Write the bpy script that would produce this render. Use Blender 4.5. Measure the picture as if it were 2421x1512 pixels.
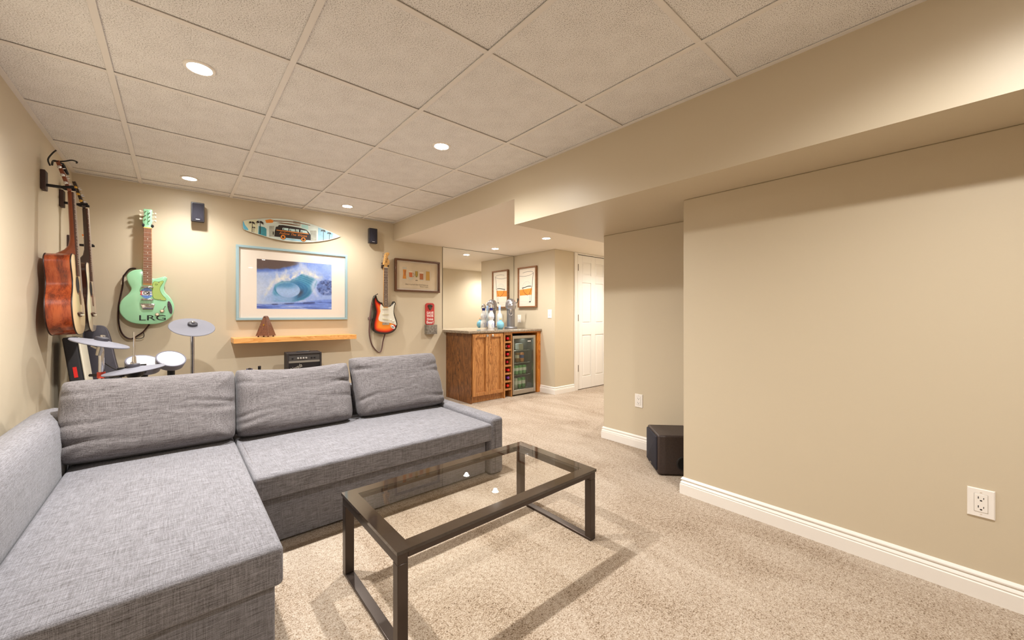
import bpy, bmesh, math, random
import numpy as np
from mathutils import Vector, Matrix, noise as mnoise

for _o in list(bpy.data.objects):
    bpy.data.objects.remove(_o)
scene = bpy.context.scene
COL = scene.collection
R = math.radians
PI = math.pi

# ------------------------------------------------------------------ camera, world, exposure
EYE = 1.085
YAW = 0.7115
cam_data = bpy.data.cameras.new('camera')
cam_data.sensor_width = 36.0
cam_data.sensor_fit = 'HORIZONTAL'
cam_data.lens = 36.0 * 919.64 / 2421.0
cam_data.shift_y = -12.2 / 2421.0
cam_data.clip_start = 0.02
cam = bpy.data.objects.new('camera', cam_data)
cam.location = (0, 0, EYE)
cam.rotation_euler = (PI / 2, 0, -YAW)
COL.objects.link(cam)
scene.camera = cam

world = bpy.data.worlds.new('world')
scene.world = world
world.use_nodes = True
world.node_tree.nodes['Background'].inputs[0].default_value = (1.0, 0.9, 0.78, 1)
world.node_tree.nodes['Background'].inputs[1].default_value = 0.05

scene.view_settings.view_transform = 'Standard'
scene.view_settings.look = 'None'
scene.view_settings.gamma = 1.0
scene.view_settings.use_curve_mapping = False
scene.view_settings.exposure = 1.07

LAMP_W = 102.0            # watts of one ceiling downlight
LAMP_COL = (1.0, 0.985, 0.965)

# ------------------------------------------------------------------ room numbers (metres)
XL, YB, XR, XBK = -0.61, 4.48, 2.335, 1.98       # left wall, back wall, right wall, bulkhead face
CZ = EYE + 1.0946                               # suspended ceiling
Z1 = EYE + 0.896                                # plaster ceiling over the bar
Z2 = EYE + 0.697                                # underside of the beam
XN, YD = 3.90, 3.63                             # bar side wall, door wall
XQ, YQ = 2.86, 2.077                            # niche wall, its outer corner
YE = 1.113                                      # end of the right wall
YREAR = -2.6
TILE = 0.6096
GX0, GY0 = -0.8364, 1.3034


# ------------------------------------------------------------------ colour and material helpers
def lin(c):
    c = c / 255.0
    return c / 12.92 if c <= 0.04045 else ((c + 0.055) / 1.055) ** 2.4


def S(r, g, b):
    return (lin(r), lin(g), lin(b))


MATS = {}


def new_mat(name):
    m = bpy.data.materials.new(name)
    m.use_nodes = True
    nt = m.node_tree
    return m, nt, nt.nodes['Principled BSDF']


def P(name, col, rough=0.5, metal=0.0, spec=0.5, coat=0.0, emit=None, estr=0.0, bump=0.0, bscale=200.0, var=0.0, vscale=8.0):
    if name in MATS:
        return MATS[name]
    m, nt, b = new_mat(name)
    b.inputs['Base Color'].default_value = (*col, 1)
    b.inputs['Roughness'].default_value = rough
    b.inputs['Metallic'].default_value = metal
    b.inputs['Specular IOR Level'].default_value = spec
    b.inputs['Coat Weight'].default_value = coat
    b.inputs['Coat Roughness'].default_value = 0.06
    if emit:
        b.inputs['Emission Color'].default_value = (*emit, 1)
        b.inputs['Emission Strength'].default_value = estr
    if bump or var:
        tc = nt.nodes.new('ShaderNodeTexCoord')
    if bump:
        n = nt.nodes.new('ShaderNodeTexNoise')
        n.inputs['Scale'].default_value = bscale
        n.inputs['Detail'].default_value = 2
        nt.links.new(tc.outputs['Object'], n.inputs['Vector'])
        bp = nt.nodes.new('ShaderNodeBump')
        bp.inputs['Strength'].default_value = bump
        bp.inputs['Distance'].default_value = 0.002
        nt.links.new(n.outputs['Fac'], bp.inputs['Height'])
        nt.links.new(bp.outputs['Normal'], b.inputs['Normal'])
    if var:
        n2 = nt.nodes.new('ShaderNodeTexNoise')
        n2.inputs['Scale'].default_value = vscale
        n2.inputs['Detail'].default_value = 4
        nt.links.new(tc.outputs['Object'], n2.inputs['Vector'])
        rp = nt.nodes.new('ShaderNodeValToRGB')
        rp.color_ramp.elements[0].position = 0.3
        rp.color_ramp.elements[1].position = 0.7
        rp.color_ramp.elements[0].color = (*[c * (1 - var) for c in col], 1)
        rp.color_ramp.elements[1].color = (*[min(1, c * (1 + var)) for c in col], 1)
        nt.links.new(n2.outputs['Fac'], rp.inputs['Fac'])
        nt.links.new(rp.outputs['Color'], b.inputs['Base Color'])
    MATS[name] = m
    return m


def noise_node(nt, tc, scale3, scale=1.0, detail=3, rough=0.5, distortion=0.0, out='Object'):
    mp = nt.nodes.new('ShaderNodeMapping')
    mp.inputs['Scale'].default_value = scale3
    nt.links.new(tc.outputs[out], mp.inputs['Vector'])
    n = nt.nodes.new('ShaderNodeTexNoise')
    n.inputs['Scale'].default_value = scale
    n.inputs['Detail'].default_value = detail
    n.inputs['Roughness'].default_value = rough
    n.inputs['Distortion'].default_value = distortion
    nt.links.new(mp.outputs['Vector'], n.inputs['Vector'])
    return n


def ramp(nt, src, stops):
    r = nt.nodes.new('ShaderNodeValToRGB')
    el = r.color_ramp.elements
    while len(el) < len(stops):
        el.new(0.5)
    for e, (p, c) in zip(el, stops):
        e.position = p
        e.color = (*c, 1)
    nt.links.new(src, r.inputs['Fac'])
    return r


def math_node(nt, op, a, b):
    n = nt.nodes.new('ShaderNodeMath')
    n.operation = op
    for i, x in enumerate((a, b)):
        if isinstance(x, (int, float)):
            n.inputs[i].default_value = x
        else:
            nt.links.new(x, n.inputs[i])
    return n.outputs[0]


def bump_to(nt, b, h, strength, dist):
    bp = nt.nodes.new('ShaderNodeBump')
    bp.inputs['Strength'].default_value = strength
    bp.inputs['Distance'].default_value = dist
    nt.links.new(h, bp.inputs['Height'])
    nt.links.new(bp.outputs['Normal'], b.inputs['Normal'])


def mat_fabric(name, dark, light, k=1.25):
    """woven linen: streaks along each axis, fine grain on the rest"""
    m, nt, b = new_mat(name)
    tc = nt.nodes.new('ShaderNodeTexCoord')
    a1 = noise_node(nt, tc, (14 * k, 420 * k, 420 * k), detail=4, rough=0.65)
    a2 = noise_node(nt, tc, (420 * k, 14 * k, 420 * k), detail=4, rough=0.65)
    a3 = noise_node(nt, tc, (420 * k, 420 * k, 14 * k), detail=4, rough=0.65)
    s = math_node(nt, 'ADD', math_node(nt, 'MULTIPLY', a1.outputs['Fac'], 0.46), math_node(nt, 'MULTIPLY', a2.outputs['Fac'], 0.27))
    s = math_node(nt, 'ADD', s, math_node(nt, 'MULTIPLY', a3.outputs['Fac'], 0.27))
    rp = ramp(nt, s, [(0.395, dark), (0.5, tuple((d + l) / 2 for d, l in zip(dark, light))), (0.605, light)])
    nt.links.new(rp.outputs['Color'], b.inputs['Base Color'])
    b.inputs['Roughness'].default_value = 0.9
    b.inputs['Specular IOR Level'].default_value = 0.2
    b.inputs['Sheen Weight'].default_value = 0.12
    bump_to(nt, b, s, 0.35, 0.002)
    return m


def mat_carpet():
    m, nt, b = new_mat('carpet')
    tc = nt.nodes.new('ShaderNodeTexCoord')
    n1 = noise_node(nt, tc, (1, 1, 1), 190, 3, 0.7)
    n2 = noise_node(nt, tc, (1, 1, 1), 60, 3, 0.6)
    n3 = noise_node(nt, tc, (1.6, 0.7, 1), 2.2, 4, 0.6, 0.8)
    s = math_node(nt, 'ADD', math_node(nt, 'MULTIPLY', n1.outputs['Fac'], 0.72), math_node(nt, 'MULTIPLY', n2.outputs['Fac'], 0.28))
    s = math_node(nt, 'ADD', s, math_node(nt, 'MULTIPLY', math_node(nt, 'SUBTRACT', n3.outputs['Fac'], 0.5), 0.22))
    rp = ramp(nt, s, [(0.36, S(92, 70, 50)), (0.43, S(166, 143, 118)), (0.53, S(201, 183, 163)), (0.65, S(226, 213, 196))])
    nt.links.new(rp.outputs['Color'], b.inputs['Base Color'])
    b.inputs['Roughness'].default_value = 1.0
    b.inputs['Specular IOR Level'].default_value = 0.05
    b.inputs['Sheen Weight'].default_value = 0.1
    bump_to(nt, b, s, 0.9, 0.012)
    return m


def mat_tile():
    m, nt, b = new_mat('ceiling_tile_fissured')
    tc = nt.nodes.new('ShaderNodeTexCoord')
    n1 = noise_node(nt, tc, (1, 1.5, 1), 210, 3, 0.7, out='Object')
    n2 = noise_node(nt, tc, (1, 1, 1), 9, 3, 0.5)
    s = math_node(nt, 'ADD', n1.outputs['Fac'], math_node(nt, 'MULTIPLY', math_node(nt, 'SUBTRACT', n2.outputs['Fac'], 0.5), 0.10))
    rp = ramp(nt, s, [(0.35, S(128, 120, 114)), (0.42, S(208, 202, 197)), (0.49, S(242, 239, 236)), (0.75, S(248, 246, 245))])
    nt.links.new(rp.outputs['Color'], b.inputs['Base Color'])
    b.inputs['Roughness'].default_value = 0.95
    b.inputs['Specular IOR Level'].default_value = 0.1
    bump_to(nt, b, s, 0.4, 0.003)
    return m


def mat_oak(name, c0, c1, c2, axis='Z', scale=1.0, coat=0.15, rough=0.4, dist=1.6):
    m, nt, b = new_mat(name)
    tc = nt.nodes.new('ShaderNodeTexCoord')
    sc = {'X': (0.9, 9, 9), 'Y': (9, 0.9, 9), 'Z': (9, 9, 0.9)}[axis]
    sf = {'X': (6, 160, 160), 'Y': (160, 6, 160), 'Z': (160, 160, 6)}[axis]
    n1 = noise_node(nt, tc, tuple(x * scale for x in sc), 1.0, 5, 0.6, dist)
    n2 = noise_node(nt, tc, tuple(x * scale for x in sf), 1.0, 3, 0.6)
    w = math_node(nt, 'MULTIPLY', n1.outputs['Fac'], 9.0)
    w = math_node(nt, 'FRACT', w, 0)
    s = math_node(nt, 'ADD', math_node(nt, 'MULTIPLY', w, 0.5), math_node(nt, 'MULTIPLY', n2.outputs['Fac'], 0.5))
    rp = ramp(nt, s, [(0.26, c0), (0.42, c1), (0.7, c2)])
    nt.links.new(rp.outputs['Color'], b.inputs['Base Color'])
    b.inputs['Roughness'].default_value = rough
    b.inputs['Coat Weight'].default_value = coat
    b.inputs['Coat Roughness'].default_value = 0.2
    bump_to(nt, b, s, 0.12, 0.001)
    return m


def mat_streak(name, c0, c1, c2, sc, rough=0.22, coat=0.5):
    """lacquered wood with long soft figure"""
    m, nt, b = new_mat(name)
    tc = nt.nodes.new('ShaderNodeTexCoord')
    n1 = noise_node(nt, tc, sc, 1.0, 4, 0.55, 0.5)
    n2 = noise_node(nt, tc, tuple(x * 9 for x in sc), 1.0, 2, 0.5)
    s = math_node(nt, 'ADD', math_node(nt, 'MULTIPLY', n1.outputs['Fac'], 0.75), math_node(nt, 'MULTIPLY', n2.outputs['Fac'], 0.25))
    rp = ramp(nt, s, [(0.36, c0), (0.5, c1), (0.62, c2)])
    nt.links.new(rp.outputs['Color'], b.inputs['Base Color'])
    b.inputs['Roughness'].default_value = rough
    b.inputs['Coat Weight'].default_value = coat
    return m


def mat_granite():
    m, nt, b = new_mat('granite')
    tc = nt.nodes.new('ShaderNodeTexCoord')
    n = nt.nodes.new('ShaderNodeTexVoronoi')
    n.inputs['Scale'].default_value = 230
    nt.links.new(tc.outputs['Object'], n.inputs['Vector'])
    n2 = noise_node(nt, tc, (1, 1, 1), 70, 4, 0.7)
    s = math_node(nt, 'ADD', math_node(nt, 'MULTIPLY', n.outputs['Color'], 0.5), math_node(nt, 'MULTIPLY', n2.outputs['Fac'], 0.5))
    rp = ramp(nt, s, [(0.2, S(60, 48, 40)), (0.42, S(128, 112, 94)), (0.6, S(165, 150, 130)), (0.85, S(200, 188, 170))])
    nt.links.new(rp.outputs['Color'], b.inputs['Base Color'])
    b.inputs['Roughness'].default_value = 0.12
    return m


def mat_pane(name, tint=(1, 1, 1), ior=1.5, rough=0.0):
    """thin clear pane: fresnel mirror over a straight-through tint"""
    m, nt, b = new_mat(name)
    nt.nodes.remove(b)
    out = nt.nodes['Material Output']
    fr = nt.nodes.new('ShaderNodeFresnel')
    geo = nt.nodes.new('ShaderNodeNewGeometry')          # a thin pane reflects alike from both sides
    ex = math_node(nt, 'SUBTRACT', 1.0, math_node(nt, 'MULTIPLY', geo.outputs['Backfacing'], 2.0))
    nt.links.new(math_node(nt, 'POWER', ior, ex), fr.inputs['IOR'])
    tr = nt.nodes.new('ShaderNodeBsdfTransparent')
    tr.inputs[0].default_value = (*tint, 1)
    gl = nt.nodes.new('ShaderNodeBsdfGlossy')
    gl.inputs['Roughness'].default_value = rough
    mx = nt.nodes.new('ShaderNodeMixShader')
    nt.links.new(fr.outputs[0], mx.inputs[0])
    nt.links.new(tr.outputs[0], mx.inputs[1])
    nt.links.new(gl.outputs[0], mx.inputs[2])
    nt.links.new(mx.outputs[0], out.inputs['Surface'])
    return m


def mat_vcol(name, rough=0.4):
    m, nt, b = new_mat(name)
    at = nt.nodes.new('ShaderNodeVertexColor')
    at.layer_name = 'Col'
    nt.links.new(at.outputs['Color'], b.inputs['Base Color'])
    b.inputs['Roughness'].default_value = rough
    return m


WALL = P('wall_paint_khaki', S(207, 193, 168), 0.42, spec=0.35, bump=0.06, bscale=260)
BEAMPAINT = WALL
WHITE = P('trim_white', S(240, 234, 226), 0.35, spec=0.4)
DOORW = P('door_white', S(242, 238, 232), 0.4)
PLASTER = P('plaster_ceiling', S(238, 228, 214), 0.85, spec=0.1, bump=0.05, bscale=120)
TEE = P('tee_metal', S(234, 228, 222), 0.5, spec=0.3)
CARPET = mat_carpet()
CTILE = mat_tile()
FABRIC = mat_fabric('grey_linen', S(76, 72, 73), S(154, 153, 159))
FABRIC2 = mat_fabric('grey_linen_cushion', S(64, 58, 57), S(138, 133, 134))
OAK = mat_oak('oak_stain', S(128, 78, 36), S(174, 114, 60), S(196, 138, 80))
OAKD = mat_oak('oak_stain_dark', S(44, 22, 8), S(104, 60, 24), S(142, 90, 44), scale=1.2)
OAKY = mat_oak('oak_honey', S(168, 92, 24), S(196, 116, 36), S(212, 136, 52), coat=0.3)
SHELFW = mat_oak('shelf_maple', S(224, 150, 74), S(240, 172, 96), S(248, 186, 112), axis='X', coat=0.2)
WALNUT = mat_oak('walnut', S(72, 40, 24), S(108, 64, 42), S(128, 80, 54), scale=2)
FRAMEW = mat_oak('frame_walnut', S(60, 34, 18), S(92, 56, 32), S(110, 70, 42), scale=2)
FRAMEL = mat_oak('frame_oak_brown', S(98, 60, 32), S(136, 90, 54), S(152, 104, 66), scale=2)
MAHOG = mat_streak('mahogany', S(92, 32, 12), S(152, 62, 26), S(178, 84, 40), (26, 2.2, 26))
SPRUCE = P('spruce_top', S(226, 196, 148), 0.3, coat=0.4)
ROSEW = P('rosewood', S(78, 46, 34), 0.45, var=0.25, vscale=60)
ROSEL = P('rosewood_brown', S(140, 86, 56), 0.45, var=0.15, vscale=60)
NECKM = P('neck_mahogany', S(134, 66, 34), 0.3, coat=0.3, var=0.15, vscale=14)
MAPLE = P('neck_maple', S(226, 170, 96), 0.3, coat=0.4)
BLACK = P('black_plastic', S(26, 24, 26), 0.4)
BLACKM = P('black_matt', S(34, 31, 33), 0.75, bump=0.2, bscale=500)
GREYRUB = P('grey_rubber', S(132, 132, 142), 0.7)
CHROME = P('chrome', S(214, 214, 218), 0.12, metal=1.0)
STEEL = P('brushed_steel', S(190, 186, 178), 0.32, metal=1.0)
GOLD = P('gold_plate', S(214, 170, 84), 0.25, metal=1.0)
CREAM = P('cream_plastic', S(240, 228, 202), 0.35)
PLATE = P('outlet_plastic', S(244, 238, 230), 0.3)
MINT = P('mint_lacquer', S(162, 222, 178), 0.18, coat=0.6)
GLASSM = mat_pane('picture_glass', (0.99, 0.99, 0.99), 1.45)
MIRROR = P('mirror_silver', (0.90, 0.90, 0.88), 0.0, metal=1.0)
BRONZE = P('table_frame_bronze', S(74, 64, 58), 0.28, metal=0.6, spec=0.5)
TGLASS = mat_pane('table_glass', (0.965, 0.96, 0.93), 1.52)
BORDER = P('glass_border_brown', S(50, 40, 33), 0.06, spec=0.5, coat=0.6)
GRANITE = mat_granite()
INK = P('ink_black', S(28, 24, 24), 0.6)


# ------------------------------------------------------------------ mesh helpers
def spline(pts, n=4, closed=True):
    """Catmull-Rom through 2-D or 3-D points"""
    pts = [Vector(p) for p in pts]
    N = len(pts)
    out = []
    rng = range(N if closed else N - 1)
    for i in rng:
        if closed:
            p0, p1, p2, p3 = pts[i - 1], pts[i], pts[(i + 1) % N], pts[(i + 2) % N]
        else:
            p0, p1, p2, p3 = pts[max(i - 1, 0)], pts[i], pts[i + 1], pts[min(i + 2, N - 1)]
        for k in range(n):
            t = k / n
            out.append(0.5 * ((2 * p1) + (p2 - p0) * t + (2 * p0 - 5 * p1 + 4 * p2 - p3) * t * t + (3 * p1 - p0 - 3 * p2 + p3) * t ** 3))
    if not closed:
        out.append(pts[-1])
    return [tuple(p) for p in out]


def area2(poly):
    return sum(poly[i - 1][0] * poly[i][1] - poly[i][0] * poly[i - 1][1] for i in range(len(poly))) / 2


def ccw(poly):
    return list(poly) if area2(poly) > 0 else list(reversed(poly))


def inset(poly, d):
    n = len(poly)
    out = []
    for i in range(n):
        a, b, c = Vector(poly[i - 1][:2]), Vector(poly[i][:2]), Vector(poly[(i + 1) % n][:2])
        t = (c - a)
        if t.length < 1e-9:
            out.append(tuple(b)); continue
        t.normalize()
        out.append((b.x - t.y * d, b.y + t.x * d))
    return out


class MB:
    def __init__(self):
        self.v = []; self.f = []; self.m = []; self.M = None

    def _add(self, vs, fs, mi=0):
        o = len(self.v)
        for p in vs:
            p = Vector(p)
            self.v.append(tuple(self.M @ p) if self.M else tuple(p))
        for q in fs:
            self.f.append([o + i for i in q]); self.m.append(mi)
        return self

    def box(self, x0, x1, y0, y1, z0, z1, mi=0):
        vs = [(x0, y0, z0), (x1, y0, z0), (x1, y1, z0), (x0, y1, z0), (x0, y0, z1), (x1, y0, z1), (x1, y1, z1), (x0, y1, z1)]
        return self._add(vs, [(0, 3, 2, 1), (4, 5, 6, 7), (0, 1, 5, 4), (1, 2, 6, 5), (2, 3, 7, 6), (3, 0, 4, 7)], mi)

    def slab(self, poly, rings, mi=0, mtop=None, mbot=None):
        """poly in XY; rings [(inset, z), ...] from bottom to top, capped at both ends"""
        poly = ccw([p[:2] for p in poly])
        n = len(poly)
        vs = []
        for d, z in rings:
            q = inset(poly, d) if d else poly
            vs += [(p[0], p[1], z) for p in q]
        fs = []
        for r in range(len(rings) - 1):
            for i in range(n):
                j = (i + 1) % n
                fs.append((r * n + i, r * n + j, (r + 1) * n + j, (r + 1) * n + i))
        self._add(vs, fs, mi)
        o = len(self.v) - len(vs)
        self.f.append([o + i for i in range(n)][::-1]); self.m.append(mi if mbot is None else mbot)
        self.f.append([o + (len(rings) - 1) * n + i for i in range(n)]); self.m.append(mi if mtop is None else mtop)
        return self

    def prism(self, poly, z0, z1, mi=0):
        return self.slab(poly, [(0, z0), (0, z1)], mi)

    def flat(self, poly, z, mi=0):
        poly = ccw([p[:2] for p in poly])
        return self._add([(p[0], p[1], z) for p in poly], [tuple(range(len(poly)))], mi)

    def tube(self, pts, r, n=8, mi=0, flat=1.0, closed=False, caps=True):
        pts = [Vector(p) for p in pts]
        N = len(pts)
        rr = r if isinstance(r, (list, tuple)) else [r] * N
        up = None
        vs = []
        for i in range(N):
            if closed:
                t = pts[(i + 1) % N] - pts[i - 1]
            else:
                t = pts[min(i + 1, N - 1)] - pts[max(i - 1, 0)]
            t.normalize()
            if up is None:
                a = Vector((0, 0, 1)) if abs(t.z) < 0.9 else Vector((0, 1, 0))
                up = (a - t * a.dot(t)).normalized()
            else:
                up = (up - t * up.dot(t)).normalized()
            s = t.cross(up)
            for k in range(n):
                an = 2 * PI * k / n
                vs.append(pts[i] + s * math.cos(an) * rr[i] * flat + up * math.sin(an) * rr[i])
        fs = []
        for i in range(N if closed else N - 1):
            a, b = i * n, ((i + 1) % N) * n
            for k in range(n):
                l = (k + 1) % n
                fs.append((a + k, a + l, b + l, b + k))
        if not closed and caps:
            fs.append(tuple(range(n))[::-1]); fs.append(tuple((N - 1) * n + k for k in range(n)))
        return self._add(vs, fs, mi)

    def lathe(self, prof, n=24, mi=0, c=(0, 0, 0)):
        """profile [(radius, z)], revolved about local Z through c"""
        vs = []; fs = []
        for (r, z) in prof:
            for k in range(n):
                a = 2 * PI * k / n
                vs.append((c[0] + r * math.cos(a), c[1] + r * math.sin(a), c[2] + z))
        for i in range(len(prof) - 1):
            for k in range(n):
                l = (k + 1) % n
                fs.append((i * n + k, i * n + l, (i + 1) * n + l, (i + 1) * n + k))
        fs.append(tuple(range(n))[::-1]); fs.append(tuple((len(prof) - 1) * n + k for k in range(n)))
        return self._add(vs, fs, mi)

    def build(self, name, mats, parent=None, smooth=None, bevel=0.0, seg=2, local=True, weld=False):
        me = bpy.data.meshes.new(name)
        vs = self.v
        if parent is not None and not local:
            L = parent.location
            vs = [(x - L.x, y - L.y, z - L.z) for x, y, z in vs]
        me.from_pydata(vs, [], self.f)
        if not isinstance(mats, (list, tuple)):
            mats = [mats]
        for m in mats:
            me.materials.append(m)
        me.polygons.foreach_set('material_index', self.m)
        if weld:
            bm = bmesh.new(); bm.from_mesh(me)
            bmesh.ops.remove_doubles(bm, verts=bm.verts, dist=1e-5)
            bm.to_mesh(me); bm.free()
        if smooth is not None:
            me.polygons.foreach_set('use_smooth', [True] * len(me.polygons))
            me.set_sharp_from_angle(angle=R(smooth))
        me.update()
        o = bpy.data.objects.new(name, me)
        COL.objects.link(o)
        if parent is not None:
            o.parent = parent
        if bevel:
            md = o.modifiers.new('bevel', 'BEVEL')
            md.width = bevel; md.segments = seg; md.limit_method = 'ANGLE'; md.angle_limit = R(40)
            if smooth is None:
                me.polygons.foreach_set('use_smooth', [True] * len(me.polygons))
                me.set_sharp_from_angle(angle=R(50))
                md.harden_normals = False
        return o


def tag(o, label, cat, group=None, kind=None):
    if label: o['label'] = label
    if cat: o['category'] = cat
    if group: o['group'] = group
    if kind: o['kind'] = kind
    return o


FACE = {'S': (PI / 2, 0, 0), 'E': (PI / 2, 0, PI / 2), 'W': (PI / 2, 0, -PI / 2), 'N': (PI / 2, 0, PI), 'U': (0, 0, 0)}


def thing(name, label, cat, loc, face='U', group=None, rot=None):
    o = bpy.data.objects.new(name, None)
    o.empty_display_size = 0.05
    COL.objects.link(o)
    o.location = loc
    o.rotation_euler = rot if rot else FACE[face]
    return tag(o, label, cat, group)


def struct(name, mb, mat, parent=None, **kw):
    o = mb.build(name, mat, parent, **kw)
    if parent is None:
        o['kind'] = 'structure'
    return o


def text(body, size, mat, parent, loc, width=None, rotz=0.0, shear=0.0, ext=0.0004, name='lettering', align='CENTER', bold=0.0, spacing=1.0):
    cu = bpy.data.curves.new('t', 'FONT')
    cu.body = body; cu.size = size; cu.align_x = align; cu.align_y = 'CENTER'
    cu.extrude = ext; cu.shear = shear; cu.offset = bold; cu.resolution_u = 3; cu.space_line = spacing
    ob = bpy.data.objects.new('t', cu)
    COL.objects.link(ob)
    dg = bpy.context.evaluated_depsgraph_get()
    me = bpy.data.meshes.new_from_object(ob.evaluated_get(dg))
    bpy.data.objects.remove(ob); bpy.data.curves.remove(cu)
    if width:
        xs = [v.co.x for v in me.vertices]
        k = width / max(1e-6, max(xs) - min(xs))
        for v in me.vertices:
            v.co.x *= k
    me.name = name
    me.materials.clear(); me.materials.append(mat)
    o = bpy.data.objects.new(name, me)
    COL.objects.link(o)
    o.parent = parent
    o.location = loc
    o.rotation_euler = (0, 0, rotz)
    return o


def axis_matrix(center, normal):
    n = Vector(normal).normalized()
    q = Vector((0, 0, 1)).rotation_difference(n)
    return Matrix.Translation(center) @ q.to_matrix().to_4x4()


def circle(cx, cy, rx, ry=None, n=24, a0=0.0):
    ry = ry or rx
    return [(cx + rx * math.cos(a0 + 2 * PI * k / n), cy + ry * math.sin(a0 + 2 * PI * k / n)) for k in range(n)]


def rrect(x0, x1, y0, y1, r, n=4):
    out = []
    for cx, cy, a in ((x1 - r, y1 - r, 0), (x0 + r, y1 - r, PI / 2), (x0 + r, y0 + r, PI), (x1 - r, y0 + r, 1.5 * PI)):
        for k in range(n + 1):
            t = a + PI / 2 * k / n
            out.append((cx + r * math.cos(t), cy + r * math.sin(t)))
    return out


def stroke(pts, w, z, mb, mi=0):
    """flat ribbon along a 2-D polyline"""
    pts = [Vector(p[:2]) for p in pts]
    N = len(pts)
    vs = []; fs = []
    for i in range(N):
        t = (pts[min(i + 1, N - 1)] - pts[max(i - 1, 0)]).normalized()
        nrm = Vector((-t.y, t.x)) * w / 2
        vs += [(*(pts[i] + nrm), z), (*(pts[i] - nrm), z)]
    for i in range(N - 1):
        fs.append((2 * i, 2 * i + 1, 2 * i + 3, 2 * i + 2))
    mb._add(vs, fs, mi)


# ------------------------------------------------------------------ room shell
T = 0.12
struct('floor', MB().box(XL - T, 5.8, YREAR - T, YB + T, -0.1, 0.0), CARPET)
struct('wall_left', MB().box(XL - T, XL, YREAR - T, YB + T, 0, CZ + 0.12), WALL)
struct('wall_back', MB().box(XL, XN + 0.1, YB, YB + T, 0, CZ + 0.12), WALL)
struct('wall_rear', MB().box(XL, XR + T, YREAR - T, YREAR, 0, CZ + 0.12), WALL)
struct('wall_right', MB().box(XR, XR + 0.115, YREAR, YE, 0, Z2), WALL, bevel=0.006)
struct('wall_niche', MB().box(XQ, 5.7, 0.5, YQ, 0, Z2), WALL, bevel=0.006)
struct('wall_niche_end', MB().box(XR + 0.115, XQ, 0.5, 0.6, 0, Z2), WALL)
struct('wall_hall_side', MB().box(3.4, 5.6, YQ + 0.0005, 2.42, 0, Z1), WALL)
struct('wall_bar', MB().box(XN, 4.33, YD, YB + T, 0, Z1), WALL, bevel=0.004)
struct('wall_hall', MB().box(5.19, 5.8, YD, YB + T, 0, Z1), WALL)
struct('wall_hall_end', MB().box(5.6, 5.7, YQ, YD, 0, Z1), WALL)
# beam and bulkhead: one box from the beam underside up, one from the bar ceiling up
bmb = MB()
bmb.box(XBK, 3.4, YREAR, 2.267, Z2, CZ + 0.12)
bmb.box(3.4, 5.7, YREAR, YQ, Z2, CZ + 0.12)
struct('wall_beam', bmb, WALL)
cb = MB()
cb.box(XBK, 5.7, 2.267, YB, Z1, CZ + 0.12, 0)
bar_ceiling = struct('ceiling_bar', cb, [PLASTER, WALL])
for p in bar_ceiling.data.polygons:
    if p.normal.x < -0.5 or p.normal.y < -0.5:
        p.material_index = 1

# suspended ceiling: backing, tees, every lay-in tile
ceil = struct('ceiling', MB().box(XL, XBK, YREAR, YB, CZ + 0.05, CZ + 0.12), P('plenum', S(120, 110, 100), 0.9))
xs = [XL] + [GX0 + TILE * i for i in (1, 2, 3, 4)] + [XBK]
j0 = int(math.floor((YREAR - GY0) / TILE)) + 1
ys = [YREAR] + [GY0 + TILE * j for j in range(j0, 6)] + [YB]
tile_cache = {}
rnd = random.Random(4)
for i in range(len(xs) - 1):
    for j in range(len(ys) - 1):
        w, d = xs[i + 1] - xs[i] - 0.004, ys[j + 1] - ys[j] - 0.004
        key = (round(w, 3), round(d, 3))
        if key not in tile_cache:
            o = MB().box(-w / 2, w / 2, -d / 2, d / 2, 0, 0.015).build('ceiling_tile', CTILE, ceil)
            tile_cache[key] = o.data
        else:
            o = bpy.data.objects.new('ceiling_tile', tile_cache[key]); COL.objects.link(o); o.parent = ceil
        o.location = ((xs[i] + xs[i + 1]) / 2, (ys[j] + ys[j + 1]) / 2, CZ + 0.0065 + rnd.uniform(-0.0008, 0.0012))
TW = 0.012
for i in range(1, len(xs) - 1):
    mb = MB().box(xs[i] - TW, xs[i] + TW, YREAR, YB, CZ, CZ + 0.004)
    mb.box(xs[i] - 0.002, xs[i] + 0.002, YREAR, YB, CZ + 0.004, CZ + 0.035)
    mb.build('main_tee', TEE, ceil, bevel=0.0008, seg=1)
for j in range(1, len(ys) - 1):
    for i in range(len(xs) - 1):
        a = xs[i] + (TW if i else 0.022); b = xs[i + 1] - (TW if i < len(xs) - 2 else 0.022)
        dy = rnd.uniform(-0.0015, 0.0015)
        mb = MB().box(a, b, ys[j] - TW + dy, ys[j] + TW + dy, CZ + 0.0006, CZ + 0.004)
        mb.box(a, b, ys[j] - 0.002, ys[j] + 0.002, CZ + 0.004, CZ + 0.035)
        mb.build('cross_tee', TEE, ceil, bevel=0.0006, seg=1)
for (a, b, c, d) in ((XL, XL + 0.022, YREAR, YB), (XBK - 0.022, XBK, YREAR, YB), (XL + 0.022, XBK - 0.022, YB - 0.022, YB), (XL + 0.022, XBK - 0.022, YREAR, YREAR + 0.022)):
    MB().box(a, b, c, d, CZ + 0.0003, CZ + 0.004).build('wall_angle', TEE, ceil)

# baseboards
BPROF = [(0, 0), (0.015, 0), (0.015, 0.058), (0.010, 0.061), (0.013, 0.067), (0.009, 0.075), (0.0055, 0.079), (0.0055, 0.082), (0.010, 0.085), (0.010, 0.090), (0.006, 0.096), (0.003, 0.1), (0, 0.1)]


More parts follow.
